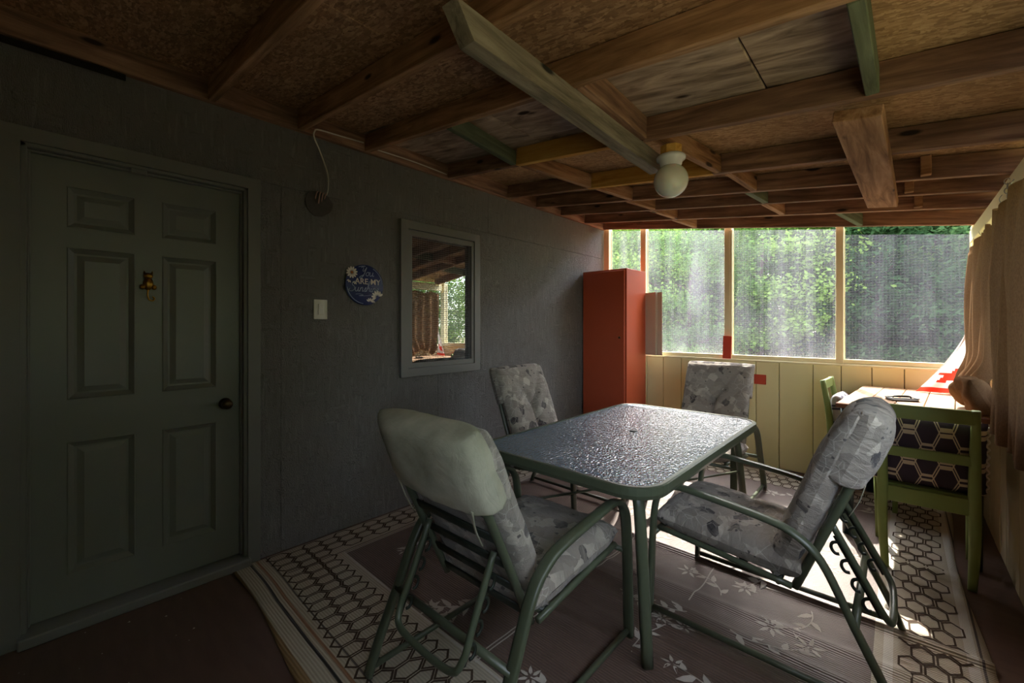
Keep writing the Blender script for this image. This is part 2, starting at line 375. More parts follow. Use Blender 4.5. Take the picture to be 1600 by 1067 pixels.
# ------------------------------------------------------------------ the room
YB = 4.60; WX = 3.135; YF = -2.0
RZ = lambda x: 2.515-0.147*x          # underside of the rafters
floor = box2('floor', (-0.1, YF, -0.12), (WX+0.12, YB+0.1, 0.0), 'floor_paint', bevel=0); tag(floor, 'dark brown painted porch floor', 'floor', kind='structure')
ground = mesh('ground', [(-40, -30, -0.45), (50, -30, -0.45), (50, 70, -0.45), (-40, 70, -0.45)], [(0, 1, 2, 3)], 'soil'); tag(ground, 'brown forest ground outside the porch', 'ground', kind='structure')

# house wall (left)
wl = empty('wall_left', label='grey painted strand board house wall with door and window', cat='wall', kind='structure')
DO = (-0.115, 0.74, -0.01, 2.115); WO = (1.80, 2.40, 1.052, 2.015)
plate('wall_panel', YF, 0.9, 0.0, 2.158, [DO], -0.09, 0.0, 'grey_wall', wl)
plate('wall_panel', 0.903, 2.048, 0.0, 2.158, [WO], -0.09, 0.0, 'grey_wall', wl)
plate('wall_panel', 2.052, YB, 0.0, 2.158, [WO], -0.09, 0.0, 'grey_wall', wl)
plate('wall_panel', YF, 2.6, 2.162, 2.66, [], -0.09, -0.001, 'grey_wall', wl)
plate('wall_panel', 2.603, YB, 2.162, 2.66, [], -0.09, 0.001, 'grey_wall', wl)
box2('backing', (-0.30, YF, -0.1), (-0.29, YB, 2.7), 'black', wl, bevel=0)

# door
d1 = empty('door_1', label='grey six panel entry door in a grey frame', cat='door', kind='structure')
Y0, Y1 = -0.079, 0.704
holes = [(0.032, 0.262, 1.775, 1.958), (0.363, 0.593, 1.775, 1.958), (0.032, 0.262, 1.0, 1.685), (0.363, 0.593, 1.0, 1.685), (0.032, 0.262, 0.215, 0.81), (0.363, 0.593, 0.215, 0.81)]
slab = plate('door_slab', Y0, Y1, 0.05, 2.08, holes, -0.09, -0.05, 'grey_door', d1)
for (a0, a1, b0, b1) in holes:
    rings = []
    for ins, dx in ((0, -0.05), (0.004, -0.047), (0.024, -0.064), (0.032, -0.064), (0.056, -0.054)):
        rings.append([(dx, a0+ins, b0+ins), (dx, a1-ins, b0+ins), (dx, a1-ins, b1-ins), (dx, a0+ins, b1-ins)])
    V = [p for r in rings for p in r]; F = [(i*4+k, i*4+(k+1) % 4, i*4+4+(k+1) % 4, i*4+4+k) for i in range(4) for k in range(4)]+[(16, 17, 18, 19)]
    mesh('panel', V, F, 'grey_door', slab)
for nm, a, b in (('jamb', (-0.09, Y0-0.035, 0.0), (0.004, Y0-0.004, 2.115)), ('jamb', (-0.09, Y1+0.004, 0.0), (0.004, Y1+0.036, 2.115)), ('jamb', (-0.09, Y0-0.035, 2.084), (0.004, Y1+0.036, 2.115)),
                 ('door_stop', (-0.05, Y1-0.004, 0.05), (-0.028, Y1+0.006, 2.084)), ('door_stop', (-0.05, Y0-0.006, 0.05), (-0.028, Y0+0.004, 2.084)), ('door_stop', (-0.05, Y0, 2.074), (-0.028, Y1, 2.086))):
    box2(nm, a, b, 'grey_trim', d1)
def casing(x, y0, y1, z0, z1, wd, mat, parent, bottom=False, nm='casing'):
    """mitred frame boards round an opening y0..y1, z0..z1"""
    O = [(y0-wd, z0-(wd if bottom else 0)), (y1+wd, z0-(wd if bottom else 0)), (y1+wd, z1+wd), (y0-wd, z1+wd)]; I = [(y0, z0), (y1, z0), (y1, z1), (y0, z1)]
    for k in range(4):
        if k == 0 and not bottom: continue
        q = [O[k], O[(k+1) % 4], I[(k+1) % 4], I[k]]; V = [(x, *p) for p in q]+[(0.0, *p) for p in q]
        mesh(nm, V, [(0, 1, 2, 3), (7, 6, 5, 4)]+[(j, j+4, (j+1) % 4+4, (j+1) % 4) for j in range(4)], mat, parent)
casing(0.02, Y0-0.022, Y1+0.022, 0.0, 2.10, 0.062, 'grey_trim', d1)
th = box2('threshold', (-0.09, Y0-0.03, 0.0), (0.055, Y1+0.03, 0.045), 'grey_trim', d1, bevel=0.006)
box2('strike', (-0.012, 0.24, 2.062), (0.004, 0.30, 2.086), 'grey_trim', d1)
kn = lathe('door_knob', [(0.001, 0), (0.030, 0), (0.031, 0.006), (0.013, 0.010), (0.012, 0.026), (0.022, 0.034), (0.027, 0.046), (0.024, 0.058), (0.010, 0.063), (0.001, 0.064)], 'old_bronze', d1, axis='X'); kn.location = (-0.05, 0.632, 0.905)

# house window
w1 = empty('window_1', label='small grey framed house window behind a wire screen', cat='window', kind='structure')
casing(0.022, 1.765, 2.425, 1.018, 2.055, 0.062, 'grey_trim', w1, True, 'frame')
casing(0.012, 1.803, 2.397, 1.056, 2.012, 0.036, 'grey_trim', w1, True, 'sash')
box2('pane', (-0.04, 1.80, 1.05), (-0.032, 2.40, 2.02), 'house_glass', w1, bevel=0)
parts = []
for i in range(1, 36): y = 1.803+i*(0.594/36); parts.append(sweep([(-0.012, y, 1.056), (-0.012, y, 2.012)], 0.0016, 0.0016, (1, 0, 0), 4))
for i in range(1, 58): z = 1.056+i*(0.956/58); parts.append(sweep([(-0.0105, 1.803, z), (-0.0105, 2.397, z)], 0.0016, 0.0016, (1, 0, 0), 4))
V, F = merge(parts); tag(mesh('wire_screen', V, F, 'steel', w1), kind='stuff')

# back wall
wb = empty('wall_back', label='cream plank half wall under the screened windows', cat='wall', kind='structure')
xs = [-0.02, 0.29, 0.56, 0.753, 0.951, 1.30, 1.668, 1.859, 2.119, 2.318, 2.519, 2.716, 2.92, WX+0.05]
for i in range(len(xs)-1):
    box2('plank', (xs[i]+0.0025, YB-0.015+random.uniform(-.002, .002), 0.0), (xs[i+1]-0.0025, YB+0.01, 1.0), 'yellow_paint', wb, bevel=0.004)
box2('backing', (-0.05, YB+0.0105, -0.1), (WX+0.08, YB+0.03, 0.985), 'black', wb, bevel=0)
box2('sill', (0.0, YB-0.035, 0.99), (WX+0.05, YB+0.10, 1.008), 'cream_paint', wb, bevel=0.004)
box2('sill_rail', (0.0, YB-0.012, 1.009), (WX+0.05, YB+0.03, 1.048), 'cream_paint', wb, bevel=0.004)
posts = [(0.005, 0.078), (0.486, 0.549), (1.385, 1.452), (2.281, 2.335), (3.08, WX+0.04)]
for a, b in posts: box2('post', (a, YB-0.022, 1.009), (b, YB+0.06, RZ((a+b)/2)+0.02), 'cream_paint', wb, bevel=0.003)
box2('post_strip', (1.437, YB-0.036, 1.05), (1.462, YB-0.0225, RZ(1.45)-0.01), 'cream_paint', wb)
for i in range(4):
    a, b = posts[i][1], posts[i+1][0]
    wn = empty('window_%d' % (i+2), label=['narrow screened opening beside the red cabinet', 'screened opening right of the red cabinet with pale glare streaks painted on dusty mesh', 'middle screened opening behind the far patio chair', 'widest and darkest screened opening above the wooden desk'][i], cat='window', kind='structure')
    y = YB+0.036
    top = [RZ(a)-0.0, RZ(b)-0.0] if i < 3 else [RZ(a)-0.045, RZ(b)-0.045]
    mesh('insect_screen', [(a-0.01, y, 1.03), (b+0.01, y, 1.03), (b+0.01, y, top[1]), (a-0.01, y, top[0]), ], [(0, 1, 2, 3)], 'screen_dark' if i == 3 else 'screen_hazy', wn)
    box2('frame_strip', (a-0.004, YB+0.031, 1.04), (a+0.006, YB+0.048, RZ(a)), 'cream_paint', wn); box2('frame_strip', (b-0.006, YB+0.031, 1.04), (b+0.004, YB+0.048, RZ(b)-0.02), 'cream_paint', wn)

# right wall
wr = empty('wall_right', label='tan plank half wall with curtained screen openings', cat='wall', kind='structure')
y = YF
while y < YB-0.02:
    y2 = min(y+0.185, YB+0.02); box2('plank', (WX-0.015+random.uniform(-.002, .002), y+0.003, 0.0), (WX+0.01, y2-0.003, 0.985), 'right_paint', wr, bevel=0.004); y = y2
box2('backing', (WX+0.0105, YF, -0.1), (WX+0.03, YB, 0.98), 'black', wr, bevel=0)
box2('sill', (WX-0.035, YF, 0.986), (WX+0.10, YB-0.04, 1.02), 'cream_paint', wr, bevel=0.004)
beam('header', (3.085, YF, 1.985), (3.085, 4.53, 1.985), 0.038, 0.09, 'cream_paint', wr)
beam('header', (WX+0.03, YF, 2.01), (WX+0.03, YB, 2.01), 0.07, 0.12, 'cream_paint', wr)
for yy in (-1.9, -0.9, 0.35, 1.6, 2.9): box2('post', (WX-0.02, yy, 1.021), (WX+0.05, yy+0.06, 1.95), 'cream_paint', wr)
mesh('insect_screen', [(WX+0.035, YF, 1.0), (WX+0.035, YB, 1.0), (WX+0.035, YB, 1.97), (WX+0.035, YF, 1.97)], [(0, 1, 2, 3)], 'screen_dark', wr)
box2('wall_board', (WX-0.01, YF, 1.021), (WX+0.04, -0.42, 1.95), 'right_paint', wr, bevel=0)  # unseen board added to shut out side light and darken the door end
# wall behind the camera
wf = empty('wall_front', label='tan plank wall at the near end of the porch', cat='wall', kind='structure')
box2('wall_board', (-0.05, YF-0.06, -0.1), (WX+0.1, YF, 1.0), 'right_paint', wf, bevel=0); box2('wall_board', (-0.05, YF-0.06, 1.0), (1.5, YF, 2.75), 'right_paint', wf, bevel=0)
box2('wall_board', (1.5, YF-0.06, 1.0), (WX+0.1, YF, 2.6), 'right_paint', wf, bevel=0)

# ------------------------------------------------------------------ ceiling
ce = empty('ceiling', label='open rafter porch roof with strand board sheathing', cat='ceiling', kind='structure')
JH = 0.115
def sheet(x0, x1, y0, y1, mat, dz=0.0):
    z0, z1 = RZ(x0)+JH+dz, RZ(x1)+JH+dz; L = math.hypot(x1-x0, z1-z0); a = math.atan2(z1-z0, x1-x0)
    o = box('roof_sheet', ((x0+x1)/2, (y0+y1)/2, (z0+z1)/2+0.008), (L, y1-y0, 0.014), mat, ce, (0, -a, 0), bevel=0.0015); return o
sheet(-0.1, 1.22, YF-0.3, 1.395, 'osb_board'); sheet(1.224, 3.45, YF-0.3, 1.395, 'osb_board', 0.001)
sheet(-0.1, 1.05, 1.40, 2.12, 'plywood'); sheet(1.054, 2.288, 1.40, 2.12, 'plywood'); sheet(2.296, 2.60, 1.40, 2.12, 'plywood', 0.002); sheet(2.604, 3.45, 1.40, 2.12, 'osb_light')
sheet(-0.1, 1.25, 2.125, 4.61, 'osb_light', 0.001); sheet(1.254, 3.45, 2.125, 4.61, 'osb_light')
V = [(-0.14, YF-0.3, RZ(-0.14)+JH+0.02), (3.5, YF-0.3, RZ(3.5)+JH+0.02), (3.5, 4.62, RZ(3.5)+JH+0.02), (-0.14, 4.62, RZ(-0.14)+JH+0.02)]; V += [(a, b, c+0.012) for a, b, c in V]
mesh('roof_light_seal', V, [(3, 2, 1, 0), (4, 5, 6, 7)]+[(i, (i+1) % 4, (i+1) % 4+4, i+4) for i in range(4)], 'black_tar', ce)  # unseen layer added to stop light leaking between the roof sheets
beam('ledger', (0.02, YF, 2.583), (0.02, YB-0.03, 2.583), 0.038, 0.145, 'dark_joist_wood', ce)
box2('flashing', (0.0395, -1.5, 2.47), (0.046, 0.22, 2.50), 'black', ce)
J = [(-1.75, -1.75), (-1.2, -1.2), (-0.7, -0.7), (-0.2, -0.2), (0.555, 0.50), (1.0, 0.87), (1.43, 1.30), (2.14, 1.90), (2.83, 2.58), (3.25, 3.10), (3.66, 3.45), (4.12, 3.88), (4.53, 4.50)]
def jy(i, x): return J[i][0]+(J[i][1]-J[i][0])*x/3.1
def jpt(i, x, dz=0.0): return (x, jy(i, x), RZ(x)+JH/2+dz)
XE = 3.22
for i in range(len(J)):
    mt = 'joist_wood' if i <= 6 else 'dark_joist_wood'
    segs = [(0.041, XE, mt)]
    if i == 7: segs = [(0.041, 0.83, 'dark_joist_wood'), (0.832, 1.728, 'yellow_wood'), (1.73, XE, 'dark_joist_wood')]
    if i == 8: segs = [(0.041, 0.95, 'dark_joist_wood'), (0.952, 1.87, 'yellow_wood'), (1.872, XE, 'dark_joist_wood')]
    for a, b, m_ in segs:
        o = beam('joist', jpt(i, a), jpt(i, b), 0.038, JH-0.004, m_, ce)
        if m_ == 'yellow_wood': o['label'] = 'new yellow joist piece'
def block(i, x0, x1, mat, h=0.09, j=None, label=None):
    k = (i+1) if j is None else j
    p0 = Vector((x0, jy(i, x0)+0.021, RZ(x0)+h/2+0.002)); p1 = Vector((x1, jy(k, x1)-0.021, RZ(x1)+h/2+0.002))
    o = beam('blocking', p0, p1, 0.038, h, mat, ce)
    if label: o['label'] = label
block(6, 0.93, 0.81, 'green_wood', 0.09, label='green stained blocking')
block(6, 1.78, 1.75, 'dark_joist_wood', 0.11)
block(6, 2.61, 2.62, 'green_wood', 0.09, label='green stained blocking')
block(7, 0.85, 0.97, 'plank_wood', 0.10); block(7, 1.80, 1.90, 'plank_wood', 0.10)
block(8, 1.0, 1.08, 'plank_wood', 0.10); block(8, 1.94, 1.98, 'plank_wood', 0.10)
block(9, 1.02, 1.1, 'plank_wood', 0.10); block(9, 1.93, 1.97, 'green_wood', 0.10)
block(10, 1.05, 1.12, 'plank_wood', 0.10); block(10, 1.95, 2.0, 'plank_wood', 0.10)
block(11, 1.07, 1.13, 'plank_wood', 0.10); block(11, 2.35, 2.45, 'green_wood', 0.10)
for i, x in ((9, 2.79), (10, 2.73), (11, 2.78)): box('cleat', (x, jy(i, x)-0.04, RZ(x)+0.062), (0.042, 0.04, 0.10), 'plank_wood', ce)
# weathered board nailed under the joists, wedge-cut near end
def wedge(name, p0, p1, w_, h_, cut, mat, label):
    p0 = Vector(p0); p1 = Vector(p1); L = (p1-p0).length; x = (p1-p0).normalized(); y = Vector((0, 0, 1)).cross(x).normalized(); z = x.cross(y)
    V = [(0, -w_/2, h_), (0, w_/2, h_), (cut, w_/2, 0), (cut, -w_/2, 0), (L, -w_/2, h_), (L, w_/2, h_), (L, w_/2, 0), (L, -w_/2, 0)]
    o = mesh(name, V, [(0, 3, 2, 1), (4, 5, 6, 7), (0, 1, 5, 4), (3, 7, 6, 2), (1, 2, 6, 5), (0, 4, 7, 3)], mat, ce)
    o.matrix_local = Matrix(((x.x, y.x, z.x, p0.x), (x.y, y.y, z.y, p0.y), (x.z, y.z, z.z, p0.z), (0, 0, 0, 1))); o['label'] = label; return o
wedge('brace_board', (1.745, 0.76, RZ(1.745)-0.092), (1.70, 2.24, RZ(1.70)-0.092), 0.062, 0.09, 0.07, 'grey_wood', 'weathered grey brace board')
beam('brace_plank', (2.575, 1.99, RZ(2.575)-0.026), (2.61, 3.56, RZ(2.61)-0.026), 0.145, 0.042, 'plank_wood', ce, up=(0.147, 0, 1))['label'] = 'wide weathered plank under the joists'

# ------------------------------------------------------------------ light fixture
lf = empty('ceiling_light', (1.83, 2.13, RZ(1.83)), label='white glass globe ceiling light on a yellow wood block', cat='light')
lf_b = lathe('mounting_block', [(0.001, 0.0), (0.055, 0.0), (0.055, -0.045), (0.001, -0.045)], 'yellow_wood', lf, 8)
lf_b.data.polygons.foreach_set('use_smooth', [False]*len(lf_b.data.polygons))
lathe('base', [(0.001, -0.0452), (0.064, -0.0452), (0.072, -0.054), (0.070, -0.066), (0.056, -0.076), (0.052, -0.094), (0.040, -0.102), (0.001, -0.102)], 'porcelain', lf, 28)
r = 0.084; lathe('globe', [(0.001, -0.095)]+[(r*math.sin(a), -0.172+r*math.cos(a)) for a in np.linspace(0.5, PI-0.02, 16)]+[(0.0005, -0.172-r)], 'opal_glass', lf, 32)

# ------------------------------------------------------------------ things on the house wall
def wall_text(body, size, mat, parent, x, y, z, shear=0.0):
    cu = bpy.data.curves.new('lettering', 'FONT'); cu.body = body; cu.size = size; cu.align_x = 'CENTER'; cu.align_y = 'CENTER'; cu.extrude = 0.0008; cu.offset = size*0.012; cu.shear = shear
    t = bpy.data.objects.new('lettering', cu); COL.objects.link(t); bpy.context.view_layer.update()
    me = bpy.data.meshes.new_from_object(t.evaluated_get(bpy.context.evaluated_depsgraph_get())); bpy.data.objects.remove(t)
    me.materials.clear(); me.materials.append(M[mat]); o = link(bpy.data.objects.new('lettering', me), parent)
    o.matrix_local = Matrix(((0, 0, 1, x), (1, 0, 0, y), (0, 1, 0, z), (0, 0, 0, 1))); return o
sg = empty('round_sign', (0.001, 1.427, 1.612), label='round dark blue wall sign with white daisies reading You Are My Sunshine', cat='sign')
lathe('disc', [(0.001, 0), (0.135, 0), (0.138, 0.004), (0.138, 0.010), (0.135, 0.012), (0.001, 0.012)], 'sign_blue', sg, 48, 'X')
for a0, a1 in ((0.1, 1.1), (3.3, 4.6), (1.55, 1.95)):
    bar('rim_line', [(0.0125, 0.128*math.cos(a), 0.128*math.sin(a)) for a in np.linspace(a0, a1, 20)], 0.005, 0.0015, 'script_blue', sg, side=(0, 0.7, 0.7), seg=4)
wall_text('ARE', 0.054, 'sign_letter', sg, 0.0128, -0.026, 0.022); wall_text('MY', 0.054, 'sign_letter', sg, 0.0128, 0.076, 0.022)
def script(strokes, oy, oz, sc, wd, nm):
    ps = []
    for s_ in strokes:
        pts = smooth_path([(0.0135, oy+(p[0]+0.22*p[1])*sc, oz+p[1]*sc) for p in s_], 5)
        ps.append(sweep(pts, 0.0015, wd, (1, 0, 0), 5))
    V, F = merge(ps); return mesh(nm, V, F, 'script_blue', sg, True)
def off(st, dx): return [[(x+dx, y) for x, y in s_] for s_ in st]
lu = [[(0, .45), (.02, .1), (.14, 0), (.28, .12), (.33, .45)], [(.33, .45), (.34, .1), (.44, 0), (.52, .1)]]
ln = [[(0, 0), (.03, .42)], [(.03, .25), (.15, .43), (.26, .38), (.27, .1), (.33, 0), (.42, .08)]]
lo_ = [[(.3, .4), (.1, .4), (0, .2), (.1, .02), (.28, .06), (.33, .25), (.26, .4), (.45, .36)]]
lY = [[(-.2, .85), (0, 1.0), (.08, .8), (.05, .55), (.2, .5), (.42, .95)], [(.42, .95), (.34, .45), (.2, -.05), (-.05, -.3), (-.15, -.15), (.25, .1)]]
lS = [[(.5, .9), (.38, 1.05), (.12, .95), (.1, .7), (.4, .45), (.42, .15), (.15, -.02), (-.15, .1), (-.05, .28)]]
ls_ = [[(-.02, .02), (.16, .45), (.2, .25), (.22, .06), (.08, .0), (.24, .02), (.34, .1)]]
lh = [[(0, 0), (.06, 1.05), (.2, 1.1), (.12, .7), (.03, .2)], [(.05, .25), (.18, .43), (.28, .36), (.28, .08), (.42, .06)]]
li = [[(.03, .42), (.04, .06), (.12, .0), (.2, .08)], [(.08, .6), (.1, .63)]]
le = [[(0, .18), (.2, .24), (.2, .4), (.06, .4), (0, .18), (.1, 0), (.32, .08)]]
script(lY+off(lo_, .5)+off(lu, .95), -0.028, 0.062, 0.062, 0.005, 'script_word')
script(lS+off(lu, .55)+off(ln, 1.1)+off(ls_, 1.55)+off(lh, 1.9)+off(li, 2.35)+off(ln, 2.58)+off(le, 3.02), -0.108, -0.045, 0.062, 0.0045, 'script_word')
script([[(0, .1), (.6, .15), (1.1, 0), (.5, -.1), (1.6, -.05), (2.3, .1)]], -0.07, -0.07, 0.05, 0.0025, 'flourish')
def daisy(cy, cz, rad, k, a_off, span=2*PI, eye=True):
    V = []; F = []
    for i in range(k):
        a = a_off+span*i/k; ca, sa = math.cos(a), math.sin(a); o = len(V)
        for (u, wv) in ((0.2, 0), (0.6, 0.17), (0.92, 0.12), (1.0, 0), (0.92, -0.12), (0.6, -0.17)): V.append((0.0145, cy+rad*(u*ca-wv*sa), cz+rad*(u*sa+wv*ca)))
        F.append(tuple(range(o, o+6)))
    mesh('daisy', V, F, 'petal', sg)
    if eye: e = lathe('daisy_eye', [(0.001, 0), (rad*0.24, 0), (rad*0.2, 0.003), (0.001, 0.0035)], 'petal_eye', sg, 12, 'X'); e.location = (0.0146, cy, cz)
daisy(-0.095, 0.078, 0.040, 12, 0.2); daisy(0.09, -0.078, 0.046, 7, 0.5, 3.6, False); daisy(0.035, -0.118, 0.032, 5, 0.4, 2.6, False)
for yy, zz in ((-0.11, 0.03), (-0.07, 0.02), (0.11, -0.035), (0.065, -0.10)): daisy(yy, zz, 0.022, 3, 3.6, 2.0, False)

sw = empty('light_switch', (0.001, 1.130, 1.437), label='white rocker light switch on the grey wall', cat='switch')
box('plate', (0.004, 0, 0), (0.007, 0.084, 0.124), 'white_plastic', sw, bevel=0.003); box('rocker', (0.010, 0, 0), (0.006, 0.034, 0.068), 'white_plastic', sw, (0, 0.05, 0), bevel=0.002)

jb = empty('wiring_patch', (0.001, 1.12, 2.10), label='round blackened patch of an old wall lamp with frayed ends', cat='wiring')
V = [(0.006, 0, 0)]; F = []
for k in range(28):
    a = 2*PI*k/28; rr = 0.084*(1+0.05*math.sin(3*a+1)+0.02*math.sin(9*a)); V.append((0.005, rr*math.cos(a), rr*math.sin(a)*0.92))
for k in range(28): V.append((0.0, V[k+1][1], V[k+1][2]))
for k in range(28): F.append((0, k+1, (k+1) % 28+1)); F.append((k+1, k+29, (k+1) % 28+29, (k+1) % 28+1))
mesh('dark_patch', V, F, 'black_tar', jb)
for dy, L in ((-0.02, 0.05), (0.0, 0.075), (0.018, 0.06), (0.036, 0.04)): bar('frayed_end', [(0.010, dy+0.01, 0.075), (0.016, dy, 0.06), (0.011, dy-0.006, 0.075-L)], 0.011, 0.006, 'frayed', jb, n=3)
cb = bar('electric_cable', [(0.010, 1.165, 2.165), (0.012, 1.175, 2.21), (0.012, 1.172, 2.30), (0.016, 1.125, 2.42), (0.045, 1.075, 2.49), (0.05, 1.075, 2.525), (0.050, 1.10, 2.545), (0.046, 1.23, 2.553), (0.046, 1.40, 2.562)], 0.009, 0.009, 'cable_white', n=6)
tag(cb, 'white cable looping from the old lamp patch up to the ledger', 'cable')
cb2 = bar('electric_cable', [(0.046, 1.50, 2.545), (0.046, 1.8, 2.548), (0.048, 2.10, 2.535)], 0.009, 0.009, 'cable_white', n=6)
tag(cb2, 'straight white cable along the ledger beyond the third joist', 'cable')

ct = empty('cat_ornament', (-0.049, 0.308, 1.54), label='small brass cat shaped ornament with a curled tail on the door', cat='ornament')
def ell(name, c, s, mat, parent, seg=14):
    bm = bmesh.new(); bmesh.ops.create_uvsphere(bm, u_segments=seg, v_segments=10, radius=1.0); bmesh.ops.scale(bm, vec=s, verts=bm.verts); o = from_bm(name, bm, mat, parent, True); o.location = c; return o
ell('body', (0.012, 0, 0.0), (0.014, 0.021, 0.032), 'brass', ct); hd = ell('head', (0.016, 0, 0.038), (0.014, 0.019, 0.016), 'brass', ct)
for s_ in (-1, 1):
    mesh('ear', [(0.0, s_*0.006, 0.010), (0.0, s_*0.019, 0.010), (0.002, s_*0.016, 0.028), (0.010, s_*0.012, 0.010)], [(0, 1, 2), (1, 3, 2), (3, 0, 2), (0, 3, 1)], 'brass', hd)
    ell('paw', (0.016, s_*0.022, -0.016), (0.010, 0.011, 0.013), 'brass', ct, 10)
bar('tail', [(0.014, 0, -0.025), (0.012, -0.002, -0.055), (0.012, 0.004, -0.078), (0.012, 0.018, -0.082), (0.012, 0.024, -0.07), (0.012, 0.016, -0.062)], 0.007, 0.007, 'brass', ct, n=5)

# ------------------------------------------------------------------ red cabinet and bits by the back wall
cab = empty('cabinet', (0.29, 4.315, 0), label='tall narrow red orange cabinet in the far corner', cat='cabinet')
box('body', (0, 0.011, 0.975), (0.545, 0.455, 1.95), 'red_paint', cab, bevel=0.004)
cd = box('door', (-0.002, -0.228, 0.982), (0.515, 0.018, 1.90), 'red_paint', cab, bevel=0.005)
kb = ell('knob', (0.205, -0.018, 0.33-0.10), (0.013, 0.014, 0.013), 'old_bronze', cd, 12)

cbd = empty('cardboard_sheet', (0.665, 4.52, 1.009), label='tan folded cardboard sheet standing on the sill beside the cabinet', cat='cardboard')
V = []; prof = [(-0.10, 0.02), (0.035, -0.015), (0.045, 0.010), (0.105, -0.005)]
for t in (0, 0.006):
    for z in (0.0, 0.70): V += [(px, py+t, z) for px, py in prof]
F = [(i, i+1, i+5, i+4) for i in range(3)]+[(i+8, i+12, i+13, i+9) for i in range(3)]+[(0, 4, 12, 8), (3, 11, 15, 7)]+[(i+4, i+5, i+13, i+12) for i in range(3)]+[(i, i+8, i+9, i+1) for i in range(3)]
mesh('sheet', V, F, 'cardboard', cbd)
rb1 = mesh('red_board', [(-.04, 0, 0), (.036, 0, 0), (.044, 0, .222), (-.034, 0, .228), (-.04, -.012, 0), (.036, -.012, 0), (.044, -.012, .222), (-.034, -.012, .228)], [(3, 2, 1, 0), (4, 5, 6, 7), (0, 1, 5, 4), (1, 2, 6, 5), (2, 3, 7, 6), (3, 0, 4, 7)], 'red_board'); rb1.location = (1.42, 4.553, 1.009)
tag(rb1, 'upright red board piece standing on the sill before the window post', 'board')
rb2 = box('red_board', (1.705, 4.577, 0.822), (0.10, 0.012, 0.092), 'red_board', bevel=0.003); tag(rb2, 'square red board piece fixed to the cream planks below the sill', 'board')

# ------------------------------------------------------------------ rug
RX0, RX1, RY0, RY1 = 0.03, 2.94, 0.64, 4.44
def rugh(x, y):
    h = 0.0045
    for (yc, wd, amp, sl) in ((2.50, 0.022, 0.012, 0.0), (2.16, 0.03, 0.006, 0.08), (1.86, 0.03, 0.008, -0.05), (1.62, 0.022, 0.006, 0.1), (3.2, 0.05, 0.006, 0.05), (1.35, 0.04, 0.005, -0.1), (2.02, 0.018, 0.005, 0.02), (1.74, 0.016, 0.005, 0.06)):
        fade = 1/(1+math.exp(-(x-1.2)*5)) if yc < 2.6 else 1
        h += 1.6*fade*amp*math.exp(-((y-yc-sl*(x-1.8))/wd)**2)
    h += 0.003*(1+math.sin(x*5.1+1.3*math.sin(y*2.2)))*0.5+0.012*math.exp(-((y-0.72)/0.1)**2)*max(0, math.sin(x*7.5-0.4))*math.exp(-((x-0.5)/0.5)**2)
    return h
def rug_edge(x, y):                        # slightly wavy outline
    ex = 0.02*math.sin(y*3.1+0.5)*max(0, (x-1.5)/1.4); ey = -0.045*(x-RX0)/3+0.02*math.sin(x*4.2)*(1 if y < 1 else 0)
    return x+ex, y+ey
rug = empty('rug', (0, 0, 0), label='brown and cream woven outdoor rug with hexagon border and floral field', cat='rug')
NX, NY = 110, 260; V = []; F = []
for j in range(NY+1):
    for i in range(NX+1):
        x = RX0+(RX1-RX0)*i/NX; y = RY0+(RY1-RY0)*j/NY; xx, yy = rug_edge(x, y); V.append((xx, yy, rugh(x, y)))
nb = len(V)
for j in range(NY):
    for i in range(NX): a = j*(NX+1)+i; F.append((a, a+1, a+NX+2, a+NX+1))
per = [i for i in range(NX+1)]+[j*(NX+1)+NX for j in range(1, NY+1)]+[NY*(NX+1)+i for i in range(NX-1, -1, -1)]+[j*(NX+1) for j in range(NY-1, 0, -1)]
for q in per: V.append((V[q][0], V[q][1], 0.0005))
for k in range(len(per)): k2 = (k+1) % len(per); F.append((per[k], nb+k, nb+k2, per[k2]))
n = NT('rug_weave'); x, y, z = n.sep(n.coords())
def inr(v_, a, b): return n.math('MULTIPLY', n.math('GREATER_THAN', v_, a), n.math('LESS_THAN', v_, b))
BX0, BX1, BY0, BY1 = RX0+0.27, RX1-0.33, RY0+0.50, RY1-0.36
field = n.math('MULTIPLY', inr(x, BX0, BX1), inr(y, BY0, BY1))
ribs = n.n('TexWave'); n.link(n.coords((1, 1, 1)), ribs.inputs['Vector']); ribs.bands_direction = 'Y'; ribs.inputs['Scale'].default_value = 26; ribs.inputs['Distortion'].default_value = 0.6; ribs.inputs['Detail'].default_value = 1
ns = n.noise(n.coords(), 6, 4); big = n.noise(n.coords(), 1.5, 3)
fcol = n.mix(ns, sr(88, 70, 60), sr(118, 98, 86)); bcol = n.mix(ns, sr(164, 152, 130), sr(196, 184, 162))
col = n.mix(field, bcol, fcol)
ye = n.math('ADD', y, n.math('MULTIPLY', n.math('SUBTRACT', x, RX0), 0.015))
for a, b, c in ((RY0-.2, RY0+0.02, sr(140, 110, 70)), (RY0+0.085, RY0+0.098, sr(44, 40, 36)), (RY0+0.118, RY0+0.132, sr(150, 108, 74)), (RY0+0.168, RY0+0.176, sr(70, 58, 46))): col = n.mix(inr(ye, a, b), col, c)
for v_, a, b in ((x, BX0-0.022, BX0-0.014), (x, BX1+0.03, BX1+0.06), (x, RX1-0.055, RX1-0.022)): col = n.mix(n.math('MULTIPLY', inr(v_, a, b), n.math('GREATER_THAN', y, RY0+0.2)), col, sr(206, 200, 188) if b-a > .01 else sr(90, 74, 60))
col = n.mix(inr(x, RX1-0.014, RX1-0.006), col, sr(70, 58, 52))
wv = n.math('ADD', ribs.outputs['Fac'], n.math('MULTIPLY', n.noise(n.coords((1, 0.3, 1)), 180, 2), 0.6))
